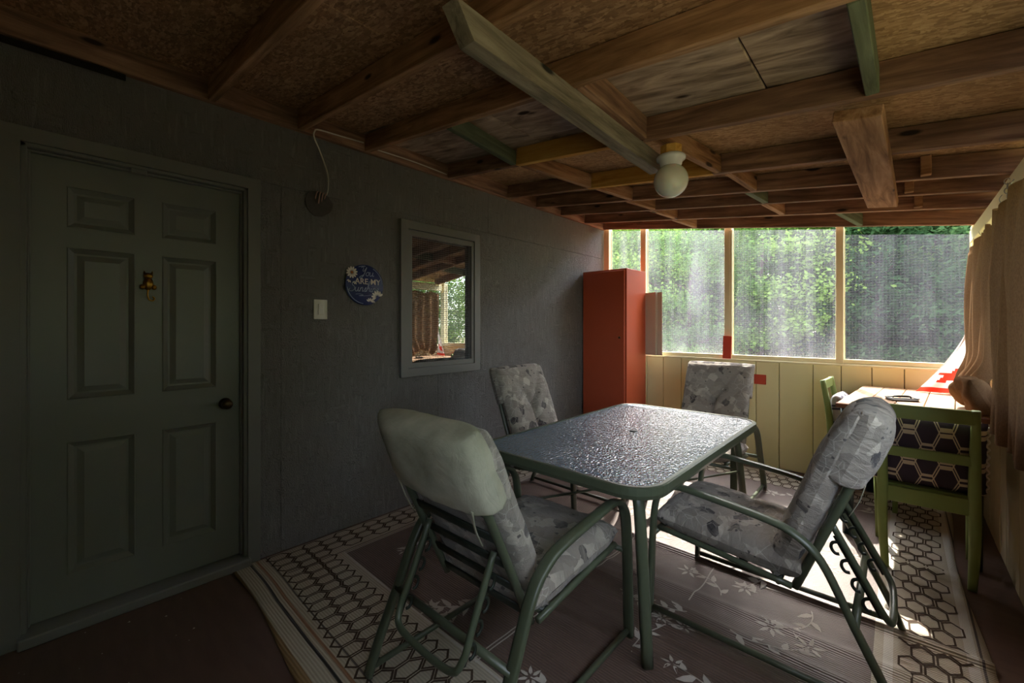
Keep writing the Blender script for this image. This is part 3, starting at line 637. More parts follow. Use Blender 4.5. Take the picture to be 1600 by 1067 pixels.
M['rug_weave'] = n.done(n.principled(n.mix(n.math('MULTIPLY', ribs.outputs['Fac'], 0.25), col, (0.03, 0.02, 0.02)), 0.46, n.bump(wv, 0.5, 0.004), 0.6))
mesh('rug_body', V, F, 'rug_weave', rug, True)
def rp(x, y, dz=0.0012): xx, yy = rug_edge(x, y); return (xx, yy, rugh(x, y)+dz)
# hexagons of the border
V = []; F = []; hx, hy = 0.074, 0.105
def hexring(cx, cy):
    for o_, i_ in ((1.0, 0.80),):
        o = len(V)
        for k in (o_, i_):
            for (u, w_) in ((0, -.5), (.5, -.25), (.5, .25), (0, .5), (-.5, .25), (-.5, -.25)): V.append(rp(cx+u*hx*k*0.94, cy+w_*hy*k*1.22))
        for k in range(6): F.append((o+k, o+(k+1) % 6, o+6+(k+1) % 6, o+6+k))
jrow = 0; yy = RY0+0.215
while yy < RY1-0.04:
    xx = RX0+0.045+(hx/2 if jrow % 2 else 0)
    while xx < RX1-0.075:
        if not (BX0-0.05 < xx < BX1+0.09 and BY0-0.055 < yy < BY1+0.05): hexring(xx, yy)
        xx += hx
    yy += hy*0.92; jrow += 1
mesh('hexagon_pattern', V, F, 'rug_dark', rug)
# floral field
V = []; F = []
def leaf(cx, cy, a, L, W):
    o = len(V); ca, sa = math.cos(a), math.sin(a)
    for (u, w_) in ((0, 0), (.25, .5), (.6, .42), (1, 0), (.6, -.42), (.25, -.5)): V.append(rp(cx+L*u*ca-W*w_*sa, cy+L*u*sa+W*w_*ca))
    F.append(tuple(range(o, o+6)))
def strip(pts, w_):
    for k in range(len(pts)-1):
        (x0, y0), (x1, y1) = pts[k], pts[k+1]; d = math.hypot(x1-x0, y1-y0) or 1; nx, ny = -(y1-y0)/d*w_/2, (x1-x0)/d*w_/2; o = len(V)
        V.extend([rp(x0-nx, y0-ny), rp(x0+nx, y0+ny), rp(x1+nx, y1+ny), rp(x1-nx, y1-ny)]); F.append((o, o+1, o+2, o+3))
def flower(cx, cy, r_, k=7):
    a0 = random.random()*6
    for i in range(k): leaf(cx+0.012*math.cos(a0+i*2*PI/k), cy+0.012*math.sin(a0+i*2*PI/k), a0+i*2*PI/k, r_, r_*0.34)
R2 = random.Random(5)
for _ in range(46):
    cx = R2.uniform(BX0+0.12, BX1-0.12); cy = R2.uniform(BY0+0.1, BY1-0.1); a = R2.uniform(0, 6.28); L = R2.uniform(0.18, 0.38); bend = R2.uniform(-2, 2); pts = []; x_, y_ = cx, cy
    for k in range(12):
        pts.append((x_, y_)); x_ += L/12*math.cos(a); y_ += L/12*math.sin(a); a += bend/12
        if not (BX0+0.06 < x_ < BX1-0.06 and BY0+0.06 < y_ < BY1-0.06): break
    strip(pts, 0.005)
    for k in range(1, len(pts)-1, 2):
        dx, dy = pts[k+1][0]-pts[k][0], pts[k+1][1]-pts[k][1]; aa = math.atan2(dy, dx)
        sgn = 1 if (k//2) % 2 else -1; leaf(*pts[k], aa+sgn*0.8, R2.uniform(0.05, 0.085), 0.026)
    flower(*pts[-1], R2.uniform(0.035, 0.055), R2.choice((6, 7, 8)))
for k in range(2): strip([(1.455+0.016*k+0.012*math.sin(t*9), t) for t in np.linspace(BY0, 2.48, 60)], 0.006)
strip([(1.94+0.004*math.sin(t*20), t) for t in np.linspace(2.10, 2.47, 16)], 0.006)
strip([(BX0+0.012, t) for t in np.linspace(BY0, BY1, 90)], 0.008); strip([(t, BY0+0.008) for t in np.linspace(BX0, BX1, 70)], 0.010)
mesh('floral_pattern', V, F, 'cream_line', rug)
# crumbs on the bare floor by the door
V = []; F = []
for _ in range(46):
    x_ = random.uniform(0.08, 2.3); y_ = random.uniform(-0.25, 0.55); s_ = random.choice((0.002, 0.002, 0.003, 0.005)); o = len(V)
    V += [(x_-s_, y_, 0.0005), (x_, y_-s_*random.uniform(.5, 1.4), 0.0005), (x_+s_, y_+s_*.3, 0.0005), (x_, y_+s_, 0.0005), (x_, y_, s_)]; F += [(o, o+1, o+4), (o+1, o+2, o+4), (o+2, o+3, o+4), (o+3, o, o+4)]
tag(mesh('debris', V, F, 'debris'), 'pale crumbs of debris scattered on the bare floor', 'debris', kind='stuff')

# ------------------------------------------------------------------ patio table
tb = empty('patio_table', (1.555, 2.27, 0.004), label='green metal patio table with a pebbled glass top', cat='table')
def rrect(hx_, hy_, r_, k=8):
    P = []
    for cx, cy, a0 in ((hx_-r_, hy_-r_, 0), (-hx_+r_, hy_-r_, PI/2), (-hx_+r_, -hy_+r_, PI), (hx_-r_, -hy_+r_, 1.5*PI)):
        for i in range(k+1): a = a0+PI/2*i/k; P.append((cx+r_*math.cos(a), cy+r_*math.sin(a)))
    return P
P = rrect(0.455, 0.80, 0.13)
g = [(x_, y_, 0.712) for x_, y_ in P]+[(x_, y_, 0.718) for x_, y_ in P]; N = len(P)
mesh('glass_top', g, [tuple(range(N, 2*N)), tuple(range(N-1, -1, -1))]+[(i, (i+1) % N, N+(i+1) % N, N+i) for i in range(N)], 'pebble_glass', tb)
P2 = rrect(0.470, 0.815, 0.14)
prof = [(0.0, 0.722), (0.008, 0.719), (0.010, 0.690), (0.004, 0.674), (-0.018, 0.674), (-0.022, 0.7105), (-0.0155, 0.7105), (-0.0148, 0.7215)]
V = []; F = []; C0 = Vector((0, 0))
for i in range(N):
    px, py = P2[i]; a = (math.atan2(P2[(i+1) % N][1]-P2[i-1][1], P2[(i+1) % N][0]-P2[i-1][0])-PI/2); nx, ny = math.cos(a), math.sin(a)
    for d_, z_ in prof: V.append((px+nx*d_, py+ny*d_, z_))
K = len(prof)
for i in range(N):
    j = (i+1) % N
    for k in range(K): F.append((i*K+k, j*K+k, j*K+(k+1) % K, i*K+(k+1) % K))
mesh('rim', V, F, 'green_metal', tb)
for sx in (-1, 1):
    for sy in (-1, 1):
        bar('leg', [(sx*0.335, sy*0.66, 0.675), (sx*0.365, sy*0.682, 0.60), (sx*0.39, sy*0.70, 0.35), (sx*0.415, sy*0.715, 0.006)], 0.034, 0.042, 'green_metal', tb, side=(sx*.5, sy*.5, 0), sq=True, n=4)
bar('support_ring', [(0.12*math.cos(a), 0.12*math.sin(a), 0.40) for a in np.linspace(0, 2*PI, 25)[:-1]], 0.016, 0.016, 'green_metal', tb, closed=True)
for sx in (-1, 1):
    for sy in (-1, 1): bar('strut', [(sx*0.085, sy*0.085, 0.40), (sx*0.385, sy*0.695, 0.40)], 0.014, 0.014, 'green_metal', tb)
lathe('hole_plug', [(0.001, 0.7185), (0.022, 0.7185), (0.022, 0.721), (0.014, 0.7225), (0.001, 0.7225)], 'dark_plastic', tb, 18)

# ------------------------------------------------------------------ patio chairs
def cushion(name, W, L, T, mat, parent, crease=None, nu=30, nv=40, wr=0.004, seed=0.0, endpow=6, hem=None, backmat=None):
    """puffy pad: local x across, y along its length (0..L), z thick (top +z)"""
    V = []; F = []
    def e(q, p): return max(0.0, 1-abs(q)**p)**(1/2.6)
    for side in (1, -1):
        for j in range(nv+1):
            for i in range(nu+1):
                u = -1+2*i/nu; v = -1+2*j/nv
                u = math.sin(u*PI/2)*0.45+u*0.55; v = math.sin(v*PI/2)*0.45+v*0.55
                k = e(u, endpow)*e(v, hem if (hem and v < 0) else endpow); x_ = u*W/2; y_ = (v+1)/2*L; z_ = side*T/2*k
                if k > 0:
                    p = Vector((x_*7+seed, y_*7, side*3)); z_ += wr*k*mnoise.noise(p)*2+wr*0.6*k*mnoise.noise(p*2.7)
                    if side > 0 and crease: z_ -= crease(x_, y_)*min(1, k*1.5)
                x_ += 0.006*mnoise.noise(Vector((y_*9+seed, side, 5)))*abs(u)
                V.append((x_, y_, z_))
    n1 = (nu+1)*(nv+1)
    for s_ in (0, 1):
        for j in range(nv):
            for i in range(nu):
                a = s_*n1+j*(nu+1)+i; q = (a, a+1, a+nu+2, a+nu+1); F.append(q if s_ == 0 else q[::-1])
    o = mesh(name, V, F, mat, parent, True)
    if backmat:
        o.data.materials.append(M[backmat]); o.data.polygons.foreach_set('material_index', [1 if (p.center.z < T*0.18 or p.center.y > L*0.93) else 0 for p in o.data.polygons])
    bm = bmesh.new(); bm.from_mesh(o.data); bmesh.ops.remove_doubles(bm, verts=bm.verts, dist=1e-5); bm.to_mesh(o.data); bm.free()
    o.data.polygons.foreach_set('use_smooth', [True]*len(o.data.polygons)); return o
def g1(d, w_): return math.exp(-(d/w_)**2)
def frame_mat(o, origin, xdir, ydir):
    x = Vector(xdir).normalized(); y = Vector(ydir).normalized(); z = x.cross(y); o.matrix_local = Matrix(((x.x, y.x, z.x, origin[0]), (x.y, y.y, z.y, origin[1]), (x.z, y.z, z.z, origin[2]), (0, 0, 0, 1)))
HW = 0.31
ARCH = [(0.0, 0.008), (0.008, 0.25), (0.022, 0.49), (0.055, 0.575), (0.12, 0.612), (0.24, 0.606), (0.47, 0.578), (0.565, 0.548), (0.645, 0.474), (0.735, 0.286), (0.815, 0.12), (0.86, 0.008)]
Yl = lambda s_: 0.43-s_
def make_chair(name, top_s, headmat, label, hood=0.28):
    c = empty(name, label=label, cat='chair', group='reclining patio chairs around the glass table')
    gm = 'green_metal'
    for sx in (-1, 1):
        bar('arm_and_leg_loop', [(sx*HW, Yl(s_), z_) for s_, z_ in ARCH], 0.042, 0.022, gm, c, side=(1, 0, 0), sq=True, n=6)
        bar('floor_rail', [(sx*HW, Yl(0.015), 0.035), (sx*HW, Yl(0.83), 0.035)], 0.020, 0.020, gm, c, sq=True, side=(1, 0, 0))
        bar('seat_rail', [(sx*0.255, Yl(0.02), 0.385), (sx*0.255, Yl(0.30), 0.355), (sx*0.255, Yl(0.545), 0.325)], 0.026, 0.026, gm, c, n=3)
    bar('cross_tube', [(-HW, Yl(0.735), 0.286), (HW, Yl(0.735), 0.286)], 0.028, 0.028, gm, c); bar('cross_tube', [(-HW, Yl(0.012), 0.37), (HW, Yl(0.012), 0.37)], 0.024, 0.024, gm, c)
    bar('cross_tube', [(-0.262, Yl(0.50), 0.326), (0.262, Yl(0.50), 0.326)], 0.022, 0.022, gm, c)
    # backrest frame
    b0 = Vector((0, Yl(0.55), 0.31)); b1 = Vector((0, Yl(top_s), 0.925)); bd = (b1-b0).normalized(); BL = (b1-b0).length
    for sx in (-1, 1): bar('back_tube', [b0+Vector((sx*0.225, 0, 0)), b0+bd*(BL*0.5)+Vector((sx*0.225, 0, 0)), b1+Vector((sx*0.215, 0, 0))-bd*0.02], 0.034, 0.030, gm, c, n=3)
    nb_ = Vector((0, bd.z, -bd.y))            # forward normal
    for t in (0.06, 0.22, 0.38, 0.54, 0.70):
        p = b0+bd*(BL*t); bar('back_slat', [p+Vector((-0.222, 0, 0)), p+Vector((0.222, 0, 0))], 0.040, 0.009, 'dark_plastic', c, side=tuple(bd), sq=True)
    for t in (0.15, 0.32, 0.48, 0.64): bar('seat_slat', [(-0.252, Yl(0.55*t*1.4), 0.385-0.06*t*1.4*0.9), (0.252, Yl(0.55*t*1.4), 0.385-0.06*t*1.4*0.9)], 0.034, 0.008, 'dark_plastic', c, side=(0, 1, 0), sq=True)
    # adjusting stand: U tube with toothed plates
    pv = b0+bd*(BL*0.44); lo = Vector((0, Yl(0.83), 0.255)); dd = (lo-pv).normalized(); q = 0.175
    st = bar('adjusting_stand', [pv+Vector((-q, 0, 0)), pv+(lo-pv)*0.6+Vector((-q, 0, 0)), lo-dd*0.05+Vector((-q, 0, 0)), lo+Vector((-q+0.05, 0, 0)), lo+Vector((q-0.05, 0, 0)), lo-dd*0.05+Vector((q, 0, 0)), pv+(lo-pv)*0.6+Vector((q, 0, 0)), pv+Vector((q, 0, 0))], 0.024, 0.024, gm, c, n=5)
    fn = Vector((0, -dd.z, dd.y)); fn = fn if fn.y > 0 else -fn
    for sx in (-1, 1):
        ps = []
        for k in range(4):
            base = pv+dd*(0.075+0.066*k)+Vector((sx*q, 0, 0))
            ps.append(sweep(smooth_path([base, base+fn*0.03-dd*0.004, base+fn*0.044+dd*0.012, base+fn*0.042+dd*0.032, base+fn*0.030+dd*0.038], 4), 0.010, 0.012, (1, 0, 0), 6))
        ps.append(sweep([pv+dd*0.05+fn*0.008+Vector((sx*q, 0, 0)), pv+dd*0.33+fn*0.008+Vector((sx*q, 0, 0))], 0.008, 0.024, (1, 0, 0), 6))
        V, F = merge(ps); mesh('tooth_plate', V, F, 'dark_plastic', st, True)
    # cushions
    def cr_seat(x_, y_): return 0.020*g1(y_-0.28, 0.014)+0.010*g1(x_-0.02*math.sin(y_*14), 0.012)*g1(y_-0.14, 0.12)
    sc = cushion('seat_cushion', 0.53, 0.575, 0.125, 'cushion_fabric', c, cr_seat, seed=1.3)
    frame_mat(sc, (0, Yl(0.575), 0.385), (1, 0, 0), (0, 1, 0.09))
    bl = BL+0.06
    def cr_back(x_, y_):
        t = bl-y_; v_ = 0.0
        yb = bl*0.55; ax = abs(x_)
        if y_ > yb-0.03: v_ += 0.055*g1(ax-(y_-yb)*0.62-0.0, 0.018+0.02*max(0, y_-yb))*max(0.15, 1-(y_-yb)/0.20)
        v_ += 0.045*g1(x_, 0.022)*g1(y_-yb+0.06, 0.10)+0.02*g1(y_-bl*0.22, 0.018)
        return v_
    bc = cushion('back_cushion', 0.51, bl, 0.115, 'cushion_fabric', c, cr_back, seed=4.1, wr=0.006)
    off_ = nb_*0.075 if nb_.y > 0 else -nb_*0.075
    frame_mat(bc, b0+off_-bd*0.0, (-1, 0, 0), bd)
    hdc = cushion('head_cover', 0.525, hood, 0.158, 'cushion_fabric', c, None, seed=7.7, wr=0.007, endpow=4.0, hem=26, backmat=headmat)
    frame_mat(hdc, b0+off_*0.45+bd*(bl-hood+0.022), (-1, 0, 0), bd)
    for sx in (-1, 1): bar('tie', [b0+bd*(bl-hood+0.05)-off_*0.45+Vector((sx*0.2, 0, 0)), b0+bd*(bl-hood-0.02)-off_*0.55+Vector((sx*0.19, 0, 0)), b0+bd*(bl-hood-0.09)-off_*0.5+Vector((sx*0.185, 0, 0))], 0.012, 0.004, 'faded_cloth', c, n=3, side=(1, 0, 0))
    return c
def dup(root, **kw):
    r_ = root.copy(); COL.objects.link(r_)
    for ch in list(root.children):
        k = ch.copy(); COL.objects.link(k); k.parent = r_
        for g_ in ch.children: gg = g_.copy(); COL.objects.link(gg); gg.parent = k
    for k_, v_ in kw.items(): r_[k_] = v_
    return r_
chA = make_chair('patio_chair', 0.835, 'faded_cloth', 'patio chair with a faded cream headrest, its back to the viewer')
chA.location = (1.53, 1.225, 0.006); chA.rotation_euler.z = 0.0
chC = make_chair('patio_chair', 0.79, 'cushion_fabric', 'patio chair seen side on in front of the green chair at the desk')
chC.location = (2.27, 2.175, 0.006); chC.rotation_euler.z = PI/2
chB = dup(chC, label='patio chair between the glass table and the grey house wall'); chB.location = (0.80, 2.46, 0.006); chB.rotation_euler.z = -PI/2
chD = dup(chC, label='patio chair at the far end of the glass table with sunlit headrest'); chD.location = (1.565, 3.49, 0.006); chD.rotation_euler.z = PI

# ------------------------------------------------------------------ desk with its chairs
dk = empty('desk', (2.755, 3.93, 0), math.radians(-4), label='wooden plank desk with dark teal legs against the right wall', cat='desk')
DW, DL = 0.66, 1.14
nbd = 5
for i in range(nbd):
    x0 = -DW/2+DW*i/nbd; beam('top_board', (x0+DW/nbd/2, -DL/2+0.045, 0.827), (x0+DW/nbd/2, DL/2, 0.827), DW/nbd-0.004, 0.026, 'desk_wood', dk)
beam('end_board', (-DW/2, -DL/2+0.02, 0.827), (DW/2, -DL/2+0.02, 0.827), 0.044, 0.027, 'edge_wood', dk)
for a, b in (((-DW/2+.05, -DL/2+.07), (DW/2-.05, -DL/2+.07)), ((-DW/2+.05, DL/2-.06), (DW/2-.05, DL/2-.06)), ((-DW/2+.05, -DL/2+.07), (-DW/2+.05, DL/2-.06)), ((DW/2-.05, -DL/2+.07), (DW/2-.05, DL/2-.06))):
    beam('apron', (*a, 0.752), (*b, 0.752), 0.022, 0.12, 'teal_paint', dk)
for sx in (-1, 1):
    for sy in (-1, 1):
        x_, y_ = sx*(DW/2-.055), sy*(DL/2-.065)
        bar('leg', [(x_, y_, 0.812), (x_, y_, 0.66), (x_, y_, 0.004)], lambda t: 0.072-0.02*t, lambda t: 0.072-0.02*t, 'teal_paint', dk, side=(1, 0, 0), sq=True)

def wood_chair(name, loc, rz, label):
    c = empty(name, loc, rz, label=label, cat='chair', group='green wooden chairs at the desk'); m_ = 'green_paint'; W2 = 0.175
    for sx in (-1, 1):
        bar('rear_post', [(sx*(W2-.012), -0.215, 0.0), (sx*W2, -0.185, 0.22), (sx*W2, -0.178, 0.45), (sx*W2, -0.198, 0.70), (sx*W2, -0.232, 0.905)], lambda t: 0.032+0.014*math.sin(PI*min(1, t*1.1)), lambda t: 0.032+0.010*math.sin(PI*t), m_, c, side=(1, 0, 0), sq=True, n=4)
        bar('front_leg', [(sx*(W2+.02), 0.19, 0.0), (sx*(W2+.025), 0.19, 0.43)], lambda t: 0.028+0.012*t, lambda t: 0.028+0.012*t, m_, c, side=(1, 0, 0), sq=True)
        beam('side_apron', (sx*(W2+.012), -0.17, 0.40), (sx*(W2+.022), 0.18, 0.40), 0.018, 0.06, m_, c)
    beam('rear_apron', (-W2, -0.18, 0.405), (W2, -0.18, 0.405), 0.022, 0.085, m_, c); beam('front_apron', (-W2, 0.19, 0.40), (W2, 0.19, 0.40), 0.018, 0.06, m_, c)
    V = [(-W2-.01, -0.15, 0.43), (W2+.01, -0.15, 0.43), (W2+.045, 0.22, 0.43), (-W2-.045, 0.22, 0.43)]; V += [(a, b, 0.452) for a, b, _ in V]
    mesh('seat', V, [(3, 2, 1, 0), (4, 5, 6, 7)]+[(i, (i+1) % 4, (i+1) % 4+4, i+4) for i in range(4)], m_, c)
    beam('top_rail', (-W2, -0.228, 0.868), (W2, -0.228, 0.868), 0.024, 0.072, m_, c); beam('middle_rail', (-W2, -0.2, 0.645), (W2, -0.2, 0.645), 0.020, 0.052, m_, c)
    return c
wc1 = wood_chair('wooden_chair', (2.79, 3.33, 0.003), 0.02, 'green wooden chair in front of the desk, holding a dark trellis cushion')
wc2 = wood_chair('wooden_chair', (2.485, 4.245, 0.003), -PI/2-0.05, 'green wooden chair at the left side of the desk, mostly hidden')
def pillow(name, W, H, T, mat, loc, rot, label, fringe):
    p = empty(name, loc, 0, label=label, cat='cushion'); p.rotation_euler = rot
    o = cushion('cover', W, H, T, mat, p, None, 26, 26, 0.004, 2.2, 3.0); o.matrix_local = Matrix(((1, 0, 0, 0), (0, 0, -1, 0), (0, 1, 0, 0), (0, 0, 0, 1)))
    o.data.transform(Matrix(((1, 0, 0, 0), (0, 0, -1, 0), (0, 1, 0, 0), (0, 0, 0, 1)))); o.matrix_local = Matrix.Identity(4)
    if fringe:
        ps = []
        for sx in (-1, 1): ps.append(sweep([(sx*(W/2+0.004+0.006*math.sin(z_*160)), 0.004*math.sin(z_*90), z_) for z_ in np.linspace(0.02, H-0.02, 60)], 0.010, 0.010, (0, 1, 0), 5))
        ps.append(sweep([(x_, 0.004*math.sin(x_*90), H+0.002*math.sin(x_*170)) for x_ in np.linspace(-W/2+.02, W/2-.02, 60)], 0.010, 0.010, (0, 1, 0), 5))
        V, F = merge(ps); mesh('fringe', V, F, 'petal', p, True)
    return p
pillow('cushion', 0.44, 0.38, 0.14, 'trellis_dark', (2.795, 3.23, 0.458), (0.10, 0, 0.02), 'dark purple cushion with cream trellis pattern on the green chair', True)
pillow('cushion', 0.34, 0.34, 0.13, 'trellis_pale', (2.375, 4.245, 0.458), (0.12, 0, -PI/2-0.05), 'pale patterned cushion on the half hidden green chair', False)
ty = empty('black_tray', (2.70, 3.80, 0.842), 0.5, label='small black tray lying on the desk', cat='tray')
bm_pts = rrect(0.075, 0.05, 0.02, 4); Nn = len(bm_pts)
mesh('base', [(a, b, 0.0) for a, b in bm_pts]+[(a, b, 0.008) for a, b in bm_pts], [tuple(range(Nn, 2*Nn)), tuple(range(Nn-1, -1, -1))]+[(i, (i+1) % Nn, Nn+(i+1) % Nn, Nn+i) for i in range(Nn)], 'black', ty)
bar('rim', [(a*0.97, b*0.97, 0.015) for a, b in bm_pts], 0.008, 0.014, 'black', ty, closed=True)
bar('handle', [(-0.05, 0.0, 0.012), (-0.04, 0.0, 0.026), (0.04, 0.0, 0.026), (0.05, 0.0, 0.012)], 0.01, 0.01, 'black', ty, n=3)

# ------------------------------------------------------------------ curtains
def curtain(name, y0, y1, x, ztop, zbot, folds, label, bunch=None, seed=0.0):
    c = empty(name, (x, (y0+y1)/2, ztop), label=label, cat='curtain', group='brown burlap curtains on the right wall'); L = y1-y0; V = []; F = []; NU, NV = folds*10, 46
    for j in range(NV+1):
        t = j/NV
        for i in range(NU+1):
            u = i/NU; ph = u*folds*2*PI+seed; amp = 0.016+0.020*min(1, t*3)
            yy = (u-0.5)*L; xx = amp*math.sin(ph+0.5*math.sin(t*3+u*5))+0.012*math.sin(ph*0.37+t*4)
            zz = (zbot-ztop)*t-(0.035*(0.5-0.5*math.cos(u*(folds/2)*2*PI)) if t < 0.05 else 0.0)
            if bunch:
                b = max(0, (t-0.70)/0.30); b2 = math.sin(b*PI*0.62)**2; yy = yy*(1-0.30*b)+bunch[0]*b; xx += -0.085*b2*(0.7+0.3*math.sin(u*11+2))
                zz += 0.10*b*b*abs(math.sin(u*6.3+0.6)); xx += 0.02*b*math.sin(u*23+t*9)
            V.append((xx, yy, zz))
    for j in range(NV):
        for i in range(NU): a = j*(NU+1)+i; F.append((a, a+1, a+NU+2, a+NU+1))
    mesh('cloth', V, F, 'burlap', c, True)
    for k in range(4):
        u = (k+0.5)/4; bar('hook', [(0.0, (u-.5)*L, 0.035), (-0.008, (u-.5)*L, 0.02), (-0.006, (u-.5)*L+0.008, 0.008), (0.0, (u-.5)*L, -0.005)], 0.004, 0.004, 'steel', c, n=3, seg=6)
    return c
curtain('curtain', 3.36, 4.46, 3.075, 1.925, 0.855, 7, 'brown burlap curtain bunched onto the desk beside the back window', (0.06,), 0.3)
curtain('curtain', 2.05, 3.22, 3.05, 1.925, 0.80, 8, 'brown burlap curtain at the right edge beyond the desk', None, 1.7)
c1 = bpy.data.objects['curtain']
for (yy, xx, zz, W_, L_, T_, rx_, rz_) in ((-0.20, -0.05, -1.07, 0.20, 0.17, 0.12, 1.2, 1.4), (-0.46, -0.035, -1.07, 0.18, 0.21, 0.11, 1.1, 1.8)):
    o = cushion('gathered_hem', W_, L_, T_, 'burlap', c1, lambda x_, y_: 0.016*math.sin(x_*90+y_*30), 30, 30, 0.022, yy*10, 2.4); o.location = (xx, yy, zz); o.rotation_euler = (rx_, 0, rz_)
ch = empty('hook_chain', (3.058, 3.0, 1.93), label='short steel chain with hook on the cream header', cat='chain')
for k in range(4):
    a = (k % 2)*PI/2; bar('chain_link', [(0.010*math.cos(t)*math.cos(a), 0.010*math.cos(t)*math.sin(a), 0.014*math.sin(t)+0.075-k*0.022) for t in np.linspace(0, 2*PI, 13)[:-1]], 0.004, 0.004, 'steel', ch, closed=True, seg=6)
# white and red cloth by the corner
V = []; F = []; fm = []; NU, NV = 26, 24
for j in range(NV+1):
    t = j/NV
    for i in range(NU+1):
        u = i/NU; wd = 0.02+0.26*t**1.15
        V.append((3.055-wd*(1-u)+0.012*math.sin(u*9+t*3), 4.43-0.05*t*(1-u)+0.014*math.sin(u*14+t*5)*t-0.10*max(0, t-0.8), 1.28-(1.28-0.845)*t+(0.0 if t < .97 else 0.002)))
def is_red(u, t):
    if t > 0.90: return 1
    dx, dy = (u-0.55)*(0.02+.26*t)/0.07, (t-0.73)/0.13; r_ = math.hypot(dx, dy); a = math.atan2(dy, dx); return 1 if r_ < 0.75+0.35*math.cos(5*a+0.6) else 0
for j in range(NV):
    for i in range(NU): a = j*(NU+1)+i; F.append((a, a+1, a+NU+2, a+NU+1)); fm.append(is_red((i+.5)/NU, (j+.5)/NV))
fl = mesh('draped_cloth', V, F, None, None, True, ['flag_white', 'flag_red'], fm); tag(fl, 'white cloth with red leaf and red hem draped in the window corner', 'cloth')

# ------------------------------------------------------------------ forest outside
def crown(name, nclump, per, rx, rz, z0, leafL, mat, shape, seed):
    r_ = np.random.default_rng(seed); V = np.zeros((nclump*per*4, 3)); 
    if shape == 'round':
        d = r_.normal(size=(nclump, 3)); d /= np.linalg.norm(d, axis=1)[:, None]; rad = r_.uniform(0.45, 1.0, nclump)**0.6
        C = d*rad[:, None]*np.array([rx, rx, rz])+np.array([0, 0, z0]); sp = rx*0.15; fl_ = 0.5
    else:
        t = r_.uniform(0, 1, nclump)**1.3; a = r_.uniform(0, 2*PI, nclump); q = r_.uniform(0.25, 1, nclump); C = np.stack([rx*(1-t)*q*np.cos(a), rx*(1-t)*q*np.sin(a), z0-rz+2*rz*t-0.25*q], 1); sp = rx*0.16; fl_ = 0.3
    P = np.repeat(C, per, 0)+r_.normal(size=(nclump*per, 3))*sp*np.array([1, 1, fl_]); P[:, 2] = np.maximum(P[:, 2], 0.05)
    A = r_.normal(size=P.shape); A[:, 2] *= 0.5; A /= np.linalg.norm(A, axis=1)[:, None]; B = np.cross(A, r_.normal(size=P.shape)); B /= np.linalg.norm(B, axis=1)[:, None]
    L = (leafL*r_.uniform(0.6, 1.3, len(P)))[:, None]; Wd = L*(0.32 if shape == 'round' else 0.2)
    V[0::4] = P-A*L/2; V[1::4] = P+B*Wd-A*L*0.05; V[2::4] = P+A*L/2; V[3::4] = P-B*Wd-A*L*0.05
    n_ = len(P); me = bpy.data.meshes.new(name); me.vertices.add(n_*4); me.vertices.foreach_set('co', V.ravel()); me.loops.add(n_*4); me.loops.foreach_set('vertex_index', np.arange(n_*4, dtype=np.int32))
    me.polygons.add(n_); me.polygons.foreach_set('loop_start', np.arange(0, n_*4, 4, dtype=np.int32)); me.polygons.foreach_set('loop_total', np.full(n_, 4, dtype=np.int32)); me.update(calc_edges=True); me.materials.append(M[mat]); return me
protos = []
for i, (nm, nc, pr, rx, rz, z0, ll, mt, shp, h_) in enumerate((('leafy_tree', 85, 330, 1.7, 2.3, 2.9, 0.078, 'leaf_bright', 'round', 3.6), ('leafy_tree', 85, 330, 1.6, 2.5, 3.0, 0.075, 'leaf_mid', 'round', 4.0), ('conifer_tree', 260, 160, 1.6, 2.9, 3.1, 0.10, 'leaf_dark', 'cone', 5.6), ('leafy_bush', 90, 170, 1.1, 0.9, 0.9, 0.08, 'leaf_mid', 'round', 1.0))):
    cm = crown('foliage', nc, pr, rx, rz, z0, ll, mt, shp, 20+i)
    ps = [sweep(smooth_path([(0, 0, 0), (0.05, 0.02, h_*0.5), (0.0, 0.05, h_)], 4), lambda t: 0.16*(1-t)+0.03, lambda t: 0.16*(1-t)+0.03, None, 7)]
    for k in range(7):
        a = k*2.4; z_ = h_*(0.3+0.09*k); ps.append(sweep([(0, 0, z_), (rx*0.45*math.cos(a), rx*0.45*math.sin(a), z_+0.35)], lambda t: 0.05*(1-t)+0.012, lambda t: 0.05*(1-t)+0.012, None, 5))
    tv, tf = merge(ps); tm = bpy.data.meshes.new('trunk'); tm.from_pydata([tuple(v_) for v_ in tv], [], tf); tm.materials.append(M['bark']); protos.append((nm, cm, tm))
LAB = ['bright leafy forest tree', 'mid green leafy forest tree', 'dark green conifer', 'low green bush']
def plant(k, x_, y_, s_, rz_, side=False):
    nm, cm, tm = protos[k]; 
    ang = (x_-2.69)/max(y_, .1); sec = 'narrow opening by the cabinet' if ang < -0.47 else 'opening with pale streaks' if ang < -0.28 else 'middle opening' if ang < -0.09 else 'widest opening'
    row = 'nearest' if y_ < 11 else 'second' if y_ < 14 else 'far'
    lb = LAB[k] if side else LAB[k]+', %s row, through the %s' % (row, sec)
    o = empty(nm, (x_, y_, -0.45), rz_, label=lb, cat='bush' if k == 3 else 'tree', group=['bright trees outside', 'mid green trees outside', 'conifers outside', 'bushes outside'][k]); o.scale = (s_, s_, s_)
    link(bpy.data.objects.new('foliage', cm), o); link(bpy.data.objects.new('trunk', tm), o)
RF = random.Random(3)
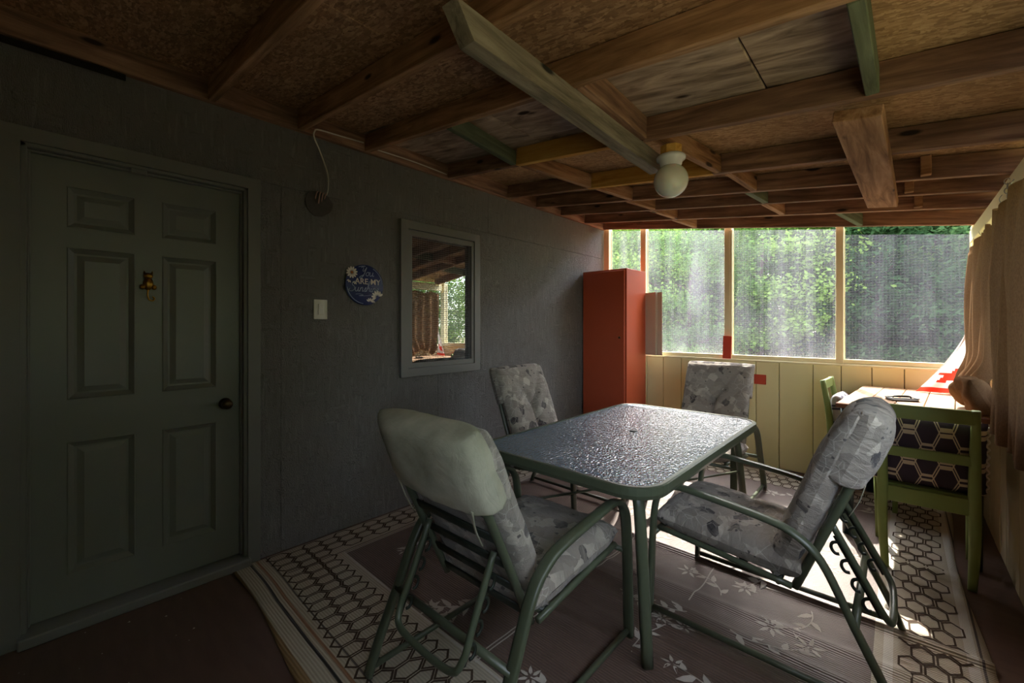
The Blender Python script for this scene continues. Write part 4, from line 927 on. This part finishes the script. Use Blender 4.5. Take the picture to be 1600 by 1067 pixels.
for k, x_, y_, s_ in ((0, -3.6, 9.4, .95), (0, -1.6, 10.2, 1.0), (1, -5.6, 10.6, 1.0), (0, 0.4, 10.8, 1.05), (1, -0.6, 9.2, 0.85), (2, 2.3, 10.6, .95), (2, 4.0, 9.8, .92), (1, 1.5, 12.4, 1.15), (0, -2.8, 12.6, 1.2), (2, 5.6, 11.0, 1.0), (2, 3.2, 13.0, 1.2),
                     (1, -5.0, 13.4, 1.25), (0, -7.6, 12.2, 1.2), (1, -0.6, 14.2, 1.4), (2, -3.8, 15.0, 1.3), (1, -8.2, 15.5, 1.4), (2, 1.6, 16, 1.4), (1, 5.0, 15.5, 1.4), (0, -6.2, 17, 1.5), (1, -11, 14.5, 1.4), (2, 7.8, 13, 1.2), (1, -1.5, 18, 1.6), (2, 4.2, 18.5, 1.6), (1, -10, 19, 1.7), (0, -4.0, 20, 1.8),
                     (3, -2.6, 8.0, 1.0), (3, -0.8, 7.6, .9), (3, -4.4, 8.3, 1.1)):
    plant(k, x_, y_, s_, RF.uniform(0, 6.28))
LAB = ['bright leafy tree beyond the curtained right wall', 'mid green leafy tree beyond the curtained right wall', 'dark conifer beyond the curtained right wall', '']
for k, x_, y_, s_ in ((1, 8.2, 6.5, 1.0), (2, 9.5, 3.8, 1.1), (1, 8.6, 1.2, 1.0), (0, 9.2, 9.0, 1.0), (2, 9.0, -1.6, 1.1), (1, 11.5, 5.0, 1.4), (0, 11.6, 0.5, 1.4)): plant(k, x_, y_, s_, RF.uniform(0, 6.28), True)

by_label = {}
for o in list(COL.objects):
    if o.type == 'EMPTY' and o.get('category') in ('tree', 'bush'): by_label.setdefault(o['label'], []).append(o)
for lb, obs in by_label.items():
    if len(obs) < 2: continue
    side = 'right wall' in lb; obs.sort(key=lambda o: -o.location.y if side else (o.location.x-2.69)/o.location.y)
    wds = {2: ('left one', 'right one'), 3: ('left one', 'middle one', 'right one')}.get(len(obs))
    for i, o in enumerate(obs): o['label'] = lb+', '+(wds[i] if wds else '%s from left' % ('first', 'second', 'third', 'fourth', 'fifth', 'sixth')[min(i, 5)])
